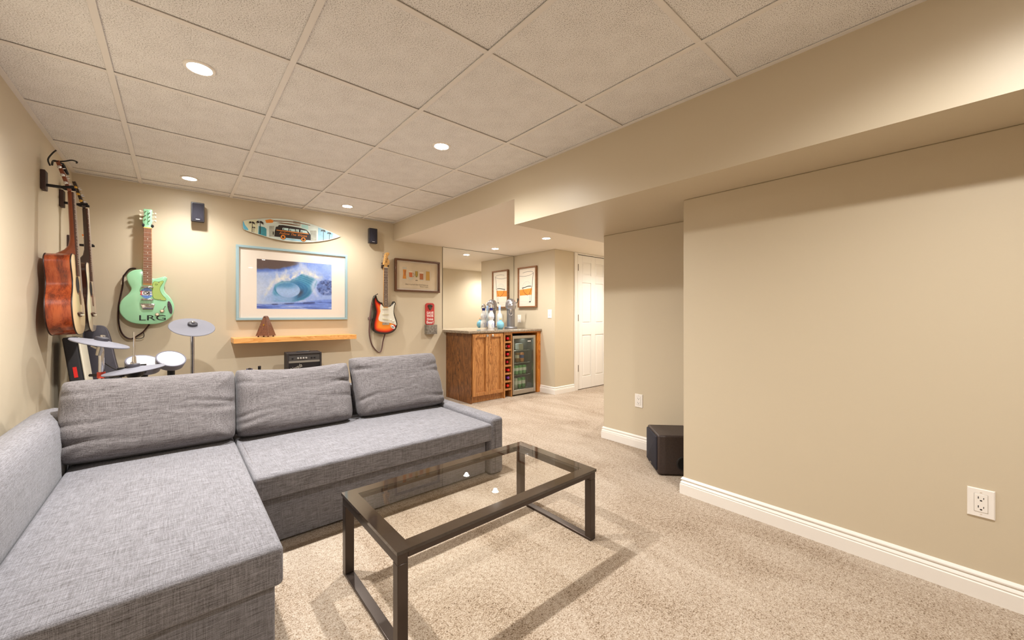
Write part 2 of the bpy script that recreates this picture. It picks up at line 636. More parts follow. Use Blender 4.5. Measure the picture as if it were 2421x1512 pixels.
def baseboard(name, path):
    """path of wall-foot points; the room lies on the left of the direction of travel"""
    pts = [Vector(p) for p in path]
    n = len(pts)
    offs = []
    for i in range(n):
        ns = []
        if i > 0:
            t = (pts[i] - pts[i - 1]).normalized(); ns.append(Vector((-t.y, t.x)))
        if i < n - 1:
            t = (pts[i + 1] - pts[i]).normalized(); ns.append(Vector((-t.y, t.x)))
        if len(ns) == 1:
            offs.append(ns[0])
        else:
            s = ns[0] + ns[1]
            offs.append(s / (1 + ns[0].dot(ns[1])))
    mb = MB(); k = len(BPROF)
    vs = [(pts[i].x + offs[i].x * t, pts[i].y + offs[i].y * t, z) for i in range(n) for t, z in BPROF]
    fs = []
    for i in range(n - 1):
        for q in range(k):
            r = (q + 1) % k
            fs.append((i * k + q, i * k + r, (i + 1) * k + r, (i + 1) * k + q))
    fs.append(tuple(range(k))); fs.append(tuple((n - 1) * k + q for q in range(k))[::-1])
    mb._add(vs, fs)
    me = struct(name, mb, WHITE, smooth=28)
    bm = bmesh.new(); bm.from_mesh(me.data); bmesh.ops.recalc_face_normals(bm, faces=bm.faces); bm.to_mesh(me.data); bm.free()
    return me


baseboard('baseboard_right', [(XR, YREAR), (XR, YE), (XR + 0.115, YE), (XR + 0.115, 0.6)])
baseboard('baseboard_niche', [(XQ, 0.6), (XQ, YQ), (3.4, YQ), (3.4, 2.42), (5.6, 2.42)])
baseboard('baseboard_bar', [(4.30, YD), (XN, YD), (XN, 3.905)])
baseboard('baseboard_back', [(2.66, YB), (XL, YB)])
baseboard('baseboard_left', [(XL, YB), (XL, YREAR)])

# six-panel door with hinges and casing
door = bpy.data.objects.new('door_1', None); COL.objects.link(door); door['kind'] = 'structure'
door.location = (4.38, YD, 0); door.rotation_euler = FACE['S']
DW, DH = 0.735, 1.952
rails = [0.0, 0.185, 0.79, 0.965, 1.555, 1.665, 1.85, DH]      # rail edges bottom to top
cols = [0.0, 0.107, 0.314, 0.413, 0.62, DW]
fr = MB()
fr.box(0, DW, 0.008, DH, -0.045, -0.012)
for a, b in ((cols[0], cols[1]), (cols[2], cols[3]), (cols[4], cols[5])):
    fr.box(a, b, 0.008, DH, -0.012, -0.002)
for a, b in ((0.008, rails[1]), (rails[2], rails[3]), (rails[4], rails[5]), (rails[6], DH)):
    for c, d in ((cols[1], cols[2]), (cols[3], cols[4])):
        fr.box(c, d, a, b, -0.012, -0.002)
fr.build('slab', DOORW, door, bevel=0.003)
for c, d in ((cols[1], cols[2]), (cols[3], cols[4])):
    for a, b in ((rails[1], rails[2]), (rails[3], rails[4]), (rails[5], rails[6])):
        MB().slab([(c + .012, a + .012), (d - .012, a + .012), (d - .012, b - .012), (c + .012, b - .012)], [(0, -0.0125), (0.0, -0.011), (0.022, -0.0035), (0.026, -0.0035)]).build('panel', DOORW, door)
for z in (0.315, 1.041, 1.767):
    hb = MB()
    hb.tube([(-0.004, z - 0.048, 0.012), (-0.004, z + 0.048, 0.012)], 0.008, 10)
    hb.box(-0.010, 0.012, z - 0.045, z + 0.045, -0.002, 0.006)
    hb.build('hinge', P('hinge_bronze', S(112, 96, 80), 0.4, metal=0.6), door)
cs = MB()
for (a, b, c, d) in ((-0.08, -0.012, 0.0, Z1 - 0.002),):
    cs.box(a, b, c, d, 0.0, 0.014); cs.box(a, a + 0.02, c, d, 0.014, 0.019); cs.box(b - 0.012, b, c, d, 0.0, 0.018)
cs.box(DW + 0.012, DW + 0.075, 0, Z1 - 0.002, 0, 0.014)
cs.box(-0.012, DW + 0.012, DH + 0.008, Z1 - 0.002, -0.02, 0.012)
cs.box(-0.05, -0.005, 0, DH + 0.008, -0.09, -0.0005)
cs.box(DW + 0.005, DW + 0.07, 0, DH + 0.008, -0.09, -0.0005)
cs.build('casing', WHITE, door, bevel=0.002)
struct('wall_closet', MB().box(4.33, 5.19, YD + 0.2, YD + 0.25, 0, Z1), WALL)


# ------------------------------------------------------------------ downlights
BULB = P('lamp_lens', (1, 1, 1), 0.4, emit=(1.0, 0.95, 0.87), estr=90.0)
GLOW = P('lamp_trim', S(244, 238, 230), 0.4)


def downlight(x, y, z, label, watts, r=0.042, group='ceiling downlights', beam=160):
    t = thing('downlight', label, 'downlight', (x, y, z), group=group)
    MB().lathe([(r, -0.0015), (r + 0.004, -0.006), (r + 0.014, -0.005), (r + 0.017, 0.0), (r, 0.0)], 32).build('trim_ring', GLOW, t, smooth=40)
    MB().lathe([(0.001, -0.009), (r * 0.5, -0.0085), (r * 0.85, -0.006), (r, -0.0015)], 28).build('lens', BULB, t, smooth=60)
    ld = bpy.data.lights.new('bulb', 'SPOT')
    ld.energy = watts
    ld.color = LAMP_COL
    ld.spot_size = R(beam)
    ld.spot_blend = 1.0
    ld.shadow_soft_size = 0.028
    lo = bpy.data.objects.new('bulb', ld)
    COL.objects.link(lo); lo.parent = t; lo.location = (0, 0, -0.024)
    return t


LZ = CZ + 0.006
LX0, LX1 = 0.078, 1.308
downlight(LX0, 2.224, LZ, 'large bright downlight in the tile above the grey sofa chaise', LAMP_W)
downlight(LX1, 2.221, LZ, 'bright downlight in the ceiling tile above the glass coffee table end of the sofa', LAMP_W * 0.66)
downlight(LX0, 4.071, LZ, 'small downlight near the back wall above the mint green guitar', LAMP_W * 0.2, beam=150)
downlight(LX1, 4.069, LZ, 'small downlight near the back wall above the surfboard tip', LAMP_W * 0.2, beam=150)
downlight(LX1, -0.2, LZ, 'downlight outside the photo, beside the bulkhead above the right wall', LAMP_W * 0.45)
downlight(LX0, -1.6, LZ, 'downlight outside the photo, at the rear near the left wall', LAMP_W * 0.12)
downlight(LX1, -1.9, LZ, 'downlight outside the photo, at the rear near the bulkhead', LAMP_W * 0.16)
downlight(3.262, 4.129, Z1, 'downlight in the plaster ceiling above the bar counter', 18, group='bar downlights')
downlight(3.272, 3.18, Z1, 'downlight in the plaster ceiling in front of the bar', 38, group='bar downlights')
downlight(4.75, 2.85, Z1, 'downlight in the hall ceiling in front of the white door', 36, group='bar downlights')

# ------------------------------------------------------------------ sectional sofa
def soft_box(mb, x0, x1, y0, y1, z0, z1, r=0.03, puff=0.0, nx=14, ny=14):
    """rounded upholstered block as a superellipsoid-edged lattice"""
    def ring(poly_z, ins):
        rr = max(0.004, r - 0.0)
        return [(x, y, poly_z) for x, y in rrect(x0 + ins, x1 - ins, y0 + ins, y1 - ins, max(0.003, rr - ins * 0.6), 5)]
    rings = []
    K = 5
    for k in range(K + 1):
        a = PI / 2 * k / K
        rings.append((z0 + r * 0.6 * (1 - math.sin(a)), r * 0.6 * (1 - math.cos(a))))
    rings = [(z0 + r * 0.6 * (1 - math.cos(PI / 2 * k / K)), r * 0.6 * (1 - math.sin(PI / 2 * k / K))) for k in range(K + 1)]
    rings += [(z1 - r + r * math.sin(PI / 2 * k / K), r * (1 - math.cos(PI / 2 * k / K))) for k in range(K + 1)]
    base = len(mb.v)
    vs = []; n = None
    for z, ins in rings:
        q = ring(z, ins); n = len(q); vs += q
    fs = []
    for a in range(len(rings) - 1):
        for i in range(n):
            j = (i + 1) % n
            fs.append((a * n + i, a * n + j, (a + 1) * n + j, (a + 1) * n + i))
    fs.append(tuple(range(n))[::-1])
    mb._add(vs, fs)
    # crowned top: concentric rings up to the centre
    top = vs[-n:]
    cx, cy = (x0 + x1) / 2, (y0 + y1) / 2
    L = 6
    prev = [base + len(vs) - n + i for i in range(n)]
    for l in range(1, L):
        s = 1 - l / L
        o = len(mb.v)
        lift = puff * (1 - s ** 2.5)
        mb._add([(cx + (x - cx) * s, cy + (y - cy) * s, z + lift) for x, y, z in top], [])
        cur = [o + i for i in range(n)]
        for i in range(n):
            j = (i + 1) % n
            mb.f.append([prev[i], prev[j], cur[j], cur[i]]); mb.m.append(0)
        prev = cur
    mb.f.append(prev); mb.m.append(0)
    return mb


sofa = thing('sectional_sofa', 'grey linen sectional sofa with a chaise along the left wall', 'sofa', (0.55, 2.2, 0))
sx = dict(parent=sofa, local=False)


def sbuild(mb, name, mat=FABRIC, smooth=50):
    return mb.build(name, mat, sofa, smooth=smooth, local=False)


CH_R, CH_L, CH_F = 0.252, -0.392, 1.372
sbuild(soft_box(MB(), CH_L + 0.004, CH_R, CH_F, 2.91, 0.252, 0.372, 0.018, 0.01), 'chaise_mattress')
sbuild(soft_box(MB(), CH_L + 0.004, CH_R - 0.02, CH_F + 0.024, 2.9, 0.006, 0.25, 0.008), 'chaise_base')
sbuild(soft_box(MB(), CH_R + 0.006, 1.598, 2.052, 2.91, 0.246, 0.358, 0.017, 0.01), 'seat_mattress')
sbuild(soft_box(MB(), CH_R + 0.004, 1.594, 2.122, 2.9, 0.012, 0.228, 0.01), 'pull_out_base')
sbuild(soft_box(MB(), 1.602, 1.712, 2.075, 2.99, 0.006, 0.384, 0.024, 0.002), 'low_arm')
sbuild(soft_box(MB(), CH_L - 0.02, 1.598, 2.925, 3.03, 0.006, 0.575, 0.045, 0.004), 'back_frame')
# tall arm against the wall: rounded top rolled outwards
arm = MB()
prof = [(-0.578, 0.006), (-0.392, 0.006), (-0.392, 0.30), (-0.394, 0.50), (-0.400, 0.555), (-0.414, 0.592), (-0.438, 0.612), (-0.468, 0.618), (-0.505, 0.612), (-0.54, 0.594), (-0.565, 0.565), (-0.577, 0.52)]
n = len(prof)
stations = [(1.33, 0.03), (1.335, 0.015), (1.35, 0.004), (1.37, 0.0), (2.98, 0.0), (3.005, 0.006), (3.02, 0.02)]
vs = []
for y, ins in stations:
    for x, z in prof:
        cx_, cz_ = -0.485, 0.3
        k = 1 - ins * 2
        vs.append((cx_ + (x - cx_) * k, y, max(0.006, cz_ + (z - cz_) * k)))
fs = []
for a in range(len(stations) - 1):
    for i in range(n):
        j = (i + 1) % n
        fs.append((a * n + i, a * n + j, (a + 1) * n + j, (a + 1) * n + i))
fs.append(tuple(range(n))); fs.append(tuple((len(stations) - 1) * n + i for i in range(n))[::-1])
arm._add(vs, fs)
ao = sbuild(arm, 'tall_arm', smooth=60)
bm = bmesh.new(); bm.from_mesh(ao.data); bmesh.ops.recalc_face_normals(bm, faces=bm.faces); bm.to_mesh(ao.data); bm.free()
# sewn piping along the mattress edges
pip = MB()
zt = 0.356
pip.tube([(CH_R + 0.028, 2.078, zt), (1.58, 2.076, zt)], 0.0022, 6)
pip.tube([(CH_R + 0.030, 2.08, zt), (CH_R + 0.030, 2.65, zt + 0.002)], 0.0018, 6)
sbuild(pip, 'seat_piping', FABRIC2)
pip = MB()
pip.tube([(CH_L + 0.03, CH_F + 0.012, 0.364), (CH_R - 0.02, CH_F + 0.012, 0.364)], 0.002, 6)
pip.tube([(CH_R - 0.014, CH_F + 0.02, 0.366), (CH_R - 0.014, 2.6, 0.366)], 0.0018, 6)
sbuild(pip, 'chaise_piping', FABRIC2)
sm = MB()
sm.tube([(1.638, 2.0735, 0.02), (1.638, 2.0735, 0.36)], 0.0022, 6)
sbuild(sm, 'arm_seam', FABRIC2)


def cushion_mesh(w, h, t, seed, skew=0.0, sag=0.012):
    rn = random.Random(seed)
    NX, NY = 56, 40
    ph = [[rn.uniform(0, 6.28) for _ in range(3)] for _ in range(4)]
    waves = [(rn.uniform(-0.4, 0.4), rn.uniform(0, 6.28), rn.uniform(5, 9), rn.uniform(0.3, 1)) for _ in range(5)]
    folds = [(rn.uniform(-0.7, 0.65), rn.uniform(-0.15, 0.25), d_, rn.uniform(0.012, 0.026)) for d_ in (-1, -1, -1, 1, 1, 1)]
    mb = MB()
    vs = []; fs = []
    for side in (1, -1):
        off = len(vs)
        for j in range(NY + 1):
            v = -1 + 2 * j / NY
            for i in range(NX + 1):
                u = -1 + 2 * i / NX
                crn = (u * v) ** 6
                x = u * w / 2 * (1 - 0.012 * (1 - abs(v) ** 3) - 0.05 * crn) + skew * v * (w / 2) * 0.5
                y = (v * (1 - 0.07 * crn) + 1) * h / 2 - sag * (1 - u * u) * max(0, v)
                e = (1 - abs(u) ** 7) * (1 - abs(v) ** 6)
                z = t / 2 * (max(0, e) ** 0.40)
                z *= 1 - 0.18 * v                                    # fuller at the bottom
                wr = 0
                for c, (cu, cv) in enumerate(((-1, -1), (1, -1), (-1, 1), (1, 1))):
                    du, dv = (u - cu) * w / h, v - cv
                    rr = math.hypot(du, dv)
                    an = math.atan2(dv, du)
                    wr += math.exp(-rr * 2.4) * math.sin(an * 6 + ph[c][0] + 1.5 * rr) * 0.009
                    wr += math.exp(-abs(rr - 0.45) * 5) * math.sin(an * 11 + ph[c][1] + 3 * rr) * 0.0022
                for sl, p0, fq, am in waves:
                    wr += am * 0.0022 * math.sin(fq * (v + sl * u) + p0 + 2.2 * math.sin(u * 1.8 + p0)) * (0.25 + abs(u) ** 1.5)
                for v0, sl, du_, am in folds:
                    eu = (u + 1) if du_ < 0 else (1 - u)
                    wr -= am * math.exp(-((v - v0 - sl * eu + 0.03 * math.sin(eu * 7 + v0 * 9)) / 0.055) ** 2) * math.exp(-eu * 2.6)
                z += wr * min(1, e * 2.5)
                vs.append((x, y, side * z))
        for j in range(NY):
            for i in range(NX):
                a = off + j * (NX + 1) + i
                q = (a, a + 1, a + NX + 2, a + NX + 1)
                fs.append(q if side > 0 else q[::-1])
    mb._add(vs, fs)
    return mb


def sofa_cushion(label, x, y, z, w, h, t, lean, yaw, roll, seed, skew=0.0, sag=0.012):
    t_ = thing('sofa_cushion', label, 'cushion', (x, y, z), rot=(R(90 - lean), R(roll), R(yaw)), group='loose back cushions on the grey sofa')
    mb = cushion_mesh(w, h, t, seed, skew, sag)
    c = mb.build('cover', FABRIC2, t_, smooth=80, weld=True)
    zp = MB()
    zp.tube([(-w * 0.36, 0.006, -0.006), (0, 0.004, -0.006), (w * 0.36, 0.006, -0.006)], 0.003, 6)
    zp.build('zip', BLACK, t_)
    return t_


sofa_cushion('wide grey sofa cushion leaning beside the tall left arm', -0.085, 2.705, 0.380, 0.69, 0.405, 0.20, 16, 0, 0.8, 3)
sofa_cushion('middle grey sofa cushion of the three, in front of the amplifier', 0.585, 2.735, 0.366, 0.662, 0.412, 0.185, 16, 0, 0.5, 8, sag=0.028)
sofa_cushion('grey sofa cushion at the low arm end nearest the bar', 1.275, 2.735, 0.367, 0.69, 0.435, 0.17, 17, 0, 0.3, 15, skew=-0.10)

# ------------------------------------------------------------------ glass coffee table
tb = thing('coffee_table', 'low coffee table with a bronze metal frame and a clear glass top', 'table', (1.03, 1.43, 0))
tx0, tx1, ty0, ty1, tz = 0.528, 1.538, 1.165, 1.703, 0.338
LW = 0.036
for x in (tx0, tx1 - 0.036):
    for y in (ty0, ty1 - LW):
        MB().box(x, x + 0.036, y, y + LW, 0.012, tz - 0.046).build('leg', BRONZE, tb, bevel=0.002, local=False)
    MB().box(x, x + 0.036, ty0, ty1, 0.0, 0.012).build('floor_bar', BRONZE, tb, bevel=0.002, local=False)
    MB().box(x, x + 0.036, ty0, ty1, tz - 0.046, tz - 0.012).build('end_rail', BRONZE, tb, bevel=0.002, local=False)
for y in (ty0, ty1 - LW):
    MB().box(tx0 + 0.036, tx1 - 0.036, y, y + LW, tz - 0.032, tz - 0.012).build('long_rail', BRONZE, tb, bevel=0.002, local=False)
bd = 0.052
gx0, gx1, gy0, gy1 = tx0 - 0.004, tx1 + 0.004, ty0 - 0.004, ty1 + 0.004
g = MB()
for (a, b, c, d) in ((gx0, gx1, gy0, gy0 + bd), (gx0, gx1, gy1 - bd, gy1), (gx0, gx0 + bd, gy0 + bd, gy1 - bd), (gx1 - bd, gx1, gy0 + bd, gy1 - bd)):
    g.box(a, b, c, d, tz - 0.0118, tz)
gb = g.build('painted_border', BORDER, tb, local=False)
gb['label'] = 'dark brown painted border of the glass'
MB()._add([(gx0 + bd, gy0 + bd, tz - 0.0005), (gx1 - bd, gy0 + bd, tz - 0.0005), (gx1 - bd, gy1 - bd, tz - 0.0005), (gx0 + bd, gy1 - bd, tz - 0.0005)], [(0, 1, 2, 3)]).build('glass_top', TGLASS, tb, local=False)

# ------------------------------------------------------------------ subwoofer in the niche
sw = thing('subwoofer', 'black cube subwoofer on the carpet half hidden by the right wall', 'speaker', (2.46, 1.344, 0), rot=(0, 0, R(-45.5)))
# local x runs along the port face, local y along the grille face
SD, SG, SH = 0.262, 0.272, 0.272
MB().box(0, SD, 0, SG, 0.006, SH).build('cabinet', P('vinyl_black_ash', S(58, 46, 42), 0.5, var=0.2, vscale=90), sw, bevel=0.012, seg=3)
MB().slab(rrect(0.016, SG - 0.016, 0.03, SH - 0.012, 0.008), [(0, 0), (0, 0.008), (0.006, 0.012)]).build('grille', P('grille_cloth', S(38, 36, 44), 0.9, bump=0.4, bscale=900), sw, bevel=0.002).matrix_local = Matrix(((0, 0, -1, 0), (1, 0, 0, 0), (0, 1, 0, 0), (0, 0, 0, 1))) @ Matrix.Translation((0, 0, -0.0005))
pm = MB(); pm.M = Matrix(((1, 0, 0, 0.17), (0, 0, -1, 0.0), (0, 1, 0, 0.085), (0, 0, 0, 1)))
pm.lathe([(0.036, -0.05), (0.036, 0.0005), (0.04, 0.003), (0.047, 0.0025), (0.05, -0.0002)], 32)
pm.build('bass_port', BLACK, sw, smooth=40)
pm = MB(); pm.M = Matrix(((1, 0, 0, 0.17), (0, 0, -1, -0.0008), (0, 1, 0, 0.085), (0, 0, 0, 1)))
pm.flat(circle(0, 0, 0.036, n=32), 0)
pm.build('port_hole', P('port_dark', S(6, 5, 6), 0.9), sw)
for fx, fy in ((0.03, 0.03), (SD - 0.03, 0.03), (0.03, SG - 0.03), (SD - 0.03, SG - 0.03)):
    MB().lathe([(0.014, 0), (0.014, 0.007)], 12, c=(fx, fy, 0)).build('foot', BLACK, sw)
MB().box(-0.0135, -0.0125, SG * 0.5 - 0.014, SG * 0.5 + 0.014, 0.04, 0.047).build('badge', STEEL, sw)


# ------------------------------------------------------------------ outlets and switches
def outlet(label, loc, face, w=0.07, h=0.114, kind='outlet'):
    t = thing('wall_outlet' if kind == 'outlet' else 'light_switch', label, 'outlet' if kind == 'outlet' else 'switch', loc, face)
    MB().slab([(-w / 2, -h / 2), (w / 2, -h / 2), (w / 2, h / 2), (-w / 2, h / 2)], [(0, 0), (0, 0.003), (0.004, 0.006)]).build('cover_plate', PLATE, t)
    if kind == 'blank':
        return t
    a, b = 0.0165, 0.034
    fg = MB()
    for (x0, x1, y0, y1) in ((-a - 0.001, a + 0.001, b, b + 0.0008), (-a - 0.001, a + 0.001, -b - 0.0008, -b), (-a - 0.001, -a, -b, b), (a, a + 0.001, -b, b)):
        fg.box(x0, x1, y0, y1, 0.0055, 0.0064)
    fg.build('reveal', P('reveal_grey', S(170, 160, 150), 0.6), t)
    if kind == 'switch':
        MB().slab(rrect(-0.010, 0.010, -0.016, 0.012, 0.002), [(0, 0.005), (0, 0.009), (0.002, 0.011)]).build('rocker', PLATE, t)
        return t
    MB().slab(rrect(-a, a, -b, b, 0.003), [(0, 0.005), (0, 0.0068), (0.0012, 0.0075)]).build('receptacle', PLATE, t)
    for cy in (0.016, -0.018):
        MB().box(-0.0078, -0.0055, cy, cy + 0.0085, 0.0074, 0.0078).build('slot', INK, t)
        MB().box(0.0055, 0.0075, cy, cy + 0.0065, 0.0074, 0.0078).build('slot', INK, t)
        MB().prism(circle(0, cy - 0.006, 0.0032, 0.0026, 12), 0.0074, 0.0078).build('slot', INK, t)
    for cy in (h / 2 - 0.013, -h / 2 + 0.013):
        MB().lathe([(0.003, 0), (0.003, 0.0008), (0.002, 0.0012)], 10, c=(0, cy, 0.0058)).build('screw', P('screw_ivory', S(225, 214, 200), 0.4), t)
    return t


outlet('white electrical outlet low on the large right wall', (XR, -0.0445, 0.365), 'W', 0.069, 0.108)
outlet('white electrical outlet on the niche wall above the subwoofer', (XQ, 1.729, 0.384), 'W', 0.07, 0.108)
outlet('white rocker light switch near the bar wall corner', (XN, 3.724, 1.098), 'W', 0.072, 0.118, 'switch')
outlet('white wall plate beside the chrome drink tap', (XN, 4.352, 1.027), 'W', 0.072, 0.114, 'switch')

# ------------------------------------------------------------------ bar: cabinet, wine rack, fridge, counter, mirror
CF, CT = 3.905, 0.858                      # cabinet front plane, underside of the counter
bc = thing('bar_cabinet', 'oak two-door bar cabinet under the granite counter', 'cabinet', (2.965, 4.19, 0))
b_ = dict(local=False)
MB().box(2.706, 2.724, CF, YB - 0.002, 0.0, CT).build('side_panel', OAKD, bc, bevel=0.0015, local=False)
MB().box(3.206, 3.222, CF + 0.02, YB - 0.002, 0.0, CT).build('side_panel', OAK, bc, local=False)
MB().box(2.724, 3.206, CF + 0.03, YB - 0.01, 0.085, CT).build('carcass', OAK, bc, local=False)
MB().box(2.724, 3.206, CF + 0.035, CF + 0.05, 0.0, 0.085).build('toe_kick', OAK, bc, local=False)
MB().box(2.724, 3.206, CF + 0.008, CF + 0.03, CT - 0.012, CT).build('top_rail', OAK, bc, local=False)


def shaker_door(x0, x1, z0, z1, knob_x):
    d = MB(); s = 0.043
    d.box(x0, x0 + s, CF - 0.016, CF + 0.006, z0, z1); d.box(x1 - s, x1, CF - 0.016, CF + 0.006, z0, z1)
    d.box(x0 + s, x1 - s, CF - 0.016, CF + 0.006, z0, z0 + s); d.box(x0 + s, x1 - s, CF - 0.016, CF + 0.006, z1 - s, z1)
    o = d.build('door', OAK, bc, bevel=0.0015, local=False)
    p = MB().box(x0 + s, x1 - s, CF + 0.003, CF + 0.0058, z0 + s, z1 - s).build('panel', OAK, o)
    L = bc.location
    for v in p.data.vertices:
        v.co -= L
    k = MB(); k.M = Matrix.Translation((knob_x - L.x, CF - 0.016 - L.y, 0.824 - L.z)) @ Matrix.Rotation(PI / 2, 4, 'X')
    k.lathe([(0.006, 0), (0.005, 0.012), (0.015, 0.018), (0.0175, 0.024), (0.014, 0.031), (0.004, 0.034)], 18)
    k.build('knob', CHROME, o, smooth=50)


shaker_door(2.727, 2.962, 0.085, 0.848, 2.93)
shaker_door(2.967, 3.204, 0.085, 0.848, 3.015)

wr_ = thing('wine_rack', 'narrow oak wine rack column between the cabinet doors and the fridge', 'wine rack', (3.295, 4.19, 0))
MB().box(3.223, 3.247, CF - 0.004, YB - 0.002, 0, CT).build('upright', OAK, wr_, bevel=0.001, local=False)
MB().box(3.352, 3.367, CF - 0.004, YB - 0.002, 0, CT).build('upright', OAK, wr_, bevel=0.001, local=False)
MB().box(3.247, 3.352, 4.22, 4.23, 0.09, CT).build('back_board', P('rack_dark', S(50, 28, 14), 0.7), wr_, local=False)
PITCH = 0.1035
holes = [0.7765 - PITCH * k for k in range(7)]
for k in range(8):
    z = holes[0] + 0.0425 - PITCH * k if k else holes[0] + 0.0425
    MB().box(3.247, 3.352, CF - 0.002, 4.22, z, z + (0.021 if k else CT - z)).build('shelf', OAK, wr_, bevel=0.001, local=False)
FOILS = [((205, 14, 30), 'red'), ((196, 18, 38), 'red and white'), ((200, 20, 40), 'crimson'), ((186, 12, 40), 'dark red'), ((214, 18, 24), 'bright red'), ((118, 60, 150), 'purple'), ((222, 40, 22), 'orange red')]
ORD = ['top', 'second', 'third', 'middle', 'fifth', 'sixth', 'bottom']
for k, (c, nm) in enumerate(FOILS):
    t = thing('wine_bottle', 'wine bottle with a %s foil neck in the %s slot of the rack' % (nm, ORD[k]), 'bottle', (3.303 + (0.004 if k % 2 else -0.003), 4.205, holes[k] - 0.0415 + 0.0385), rot=(PI / 2, 0, 0), group='wine bottles in the oak rack')
    out = [0.0, 0.012, 0.0, -0.02, 0.012, 0.0, 0.0][k]
    MB().lathe([(0.03, 0.0), (0.0375, 0.004), (0.0375, 0.16), (0.032, 0.19), (0.018, 0.215), (0.015, 0.235)], 18).build('body', P('bottle_glass_dark', S(18, 22, 14), 0.1), t, smooth=50)
    MB().lathe([(0.0156, 0.225), (0.0165, 0.235), (0.0165, 0.285 + out), (0.0175, 0.29 + out), (0.0175, 0.297 + out), (0.0135, 0.30 + out)], 18).build('foil', P('foil_%d' % k, S(*c), 0.3, metal=0.2), t, smooth=50)
    if k == 1:
        MB().lathe([(0.0168, 0.262), (0.0171, 0.263), (0.0171, 0.278), (0.0168, 0.279)], 18).build('foil_band', CREAM, t, smooth=50)

fs_ = thing('fridge_surround', 'honey oak end panel and rail around the beverage fridge', 'cabinet panel', (3.86, 4.19, 0))
MB().box(3.832, XN - 0.002, CF - 0.002, YB - 0.002, 0.0, CT).build('end_panel', OAKY, fs_, bevel=0.0015, local=False)
MB().box(3.367, 3.832, CF + 0.0, CF + 0.02, CT - 0.018, CT).build('rail', OAKY, fs_, local=False)

fg_ = thing('beverage_fridge', 'small glass door drinks fridge with a steel frame under the counter', 'fridge', (3.6, 4.2, 0))
FX0, FX1, FZ0, FZ1 = 3.373, 3.79, 0.022, 0.805
INNER = P('fridge_liner', S(96, 92, 84), 0.5)
bx = MB()
bx.box(FX0 + 0.003, FX0 + 0.03, CF + 0.03, 4.42, FZ0, FZ1 - 0.005); bx.box(FX1 - 0.03, FX1 - 0.003, CF + 0.03, 4.42, FZ0, FZ1 - 0.005)
bx.box(FX0 + 0.03, FX1 - 0.03, 4.36, 4.42, FZ0, FZ1 - 0.005); bx.box(FX0 + 0.03, FX1 - 0.03, CF + 0.03, 4.36, FZ0, FZ0 + 0.05); bx.box(FX0 + 0.03, FX1 - 0.03, CF + 0.03, 4.36, FZ1 - 0.045, FZ1 - 0.005)
bx.build('cabinet', INNER, fg_, local=False)
fr = MB(); s = 0.038
fr.box(FX0, FX0 + 0.02, CF - 0.012, CF + 0.026, FZ0, FZ1); fr.box(FX1 - s, FX1, CF - 0.012, CF + 0.026, FZ0, FZ1)
fr.box(FX0 + 0.02, FX1 - s, CF - 0.012, CF + 0.026, FZ0, FZ0 + 0.06); fr.box(FX0 + 0.02, FX1 - s, CF - 0.012, CF + 0.026, FZ1 - s, FZ1)
dr = fr.build('door_frame', STEEL, fg_, bevel=0.003, local=False)
MB().box(FX0 + 0.02, FX1 - s, CF - 0.006, CF - 0.003, FZ0 + 0.06, FZ1 - s).build('door_glass', mat_pane('fridge_glass', (0.80, 0.84, 0.80), 1.6), fg_, local=False)
for k in range(4):
    MB().box(FX0 + 0.05 + 0.29 * (k % 2), FX0 + 0.08 + 0.29 * (k % 2), CF + 0.05 + 0.3 * (k // 2), CF + 0.08 + 0.3 * (k // 2), 0, FZ0).build('foot', BLACK, fg_, local=False)
shelf_z = [0.085, 0.265, 0.43, 0.60]
for z in shelf_z[1:]:
    w_ = MB()
    for q in range(9):
        x = FX0 + 0.04 + q * (FX1 - FX0 - 0.08) / 8
        w_.tube([(x, CF + 0.045, z), (x, 4.35, z)], 0.002, 5)
    w_.tube([(FX0 + 0.032, CF + 0.045, z), (FX1 - 0.032, CF + 0.045, z)], 0.004, 6)
    w_.build('wire_shelf', CHROME, fg_, local=False)
MB().box(FX0 + 0.27, FX0 + 0.33, CF - 0.0075, CF - 0.0062, FZ1 - 0.085, FZ1 - 0.075).build('badge', PLATE, fg_, local=False)
MB().box(FX0 + 0.03, FX1 - 0.03, CF + 0.2, CF + 0.26, FZ1 - 0.0455, FZ1 - 0.0452).build('interior_lamp', P('fridge_lamp', (1, 1, 1), 0.5, emit=(0.85, 0.95, 1.0), estr=6.0), fg_, local=False)


def fridge_can(x, y, z, r, h, col, col2, label, cat='can'):
    t = thing('drink_can' if cat == 'can' else 'drink_bottle', label, cat, (x, y, z), group='drinks in the glass door fridge')
    m1 = P('can_%d_%d_%d' % col, S(*col), 0.3, metal=0.3); m2 = P('can_%d_%d_%d' % col2, S(*col2), 0.35)
    if cat == 'can':
        MB().lathe([(r * 0.8, 0), (r, 0.006), (r, h * 0.4), (r, h - 0.01), (r * 0.82, h)], 16).build('can_body', m1, t, smooth=50)
        MB().lathe([(r * 1.006, h * 0.42), (r * 1.012, h * 0.45), (r * 1.012, h * 0.72), (r * 1.006, h * 0.75)], 16).build('label_band', m2, t, smooth=50)
    else:
        MB().lathe([(r, 0), (r, h * 0.55), (r * 0.4, h * 0.75), (r * 0.36, h)], 16).build('glass_body', m1, t, smooth=50)
        MB().lathe([(r * 0.42, h * 0.93), (r * 0.46, h * 0.94), (r * 0.46, h * 1.0), (r * 0.4, h * 1.01)], 12).build('cap', m2, t, smooth=50)
    return t


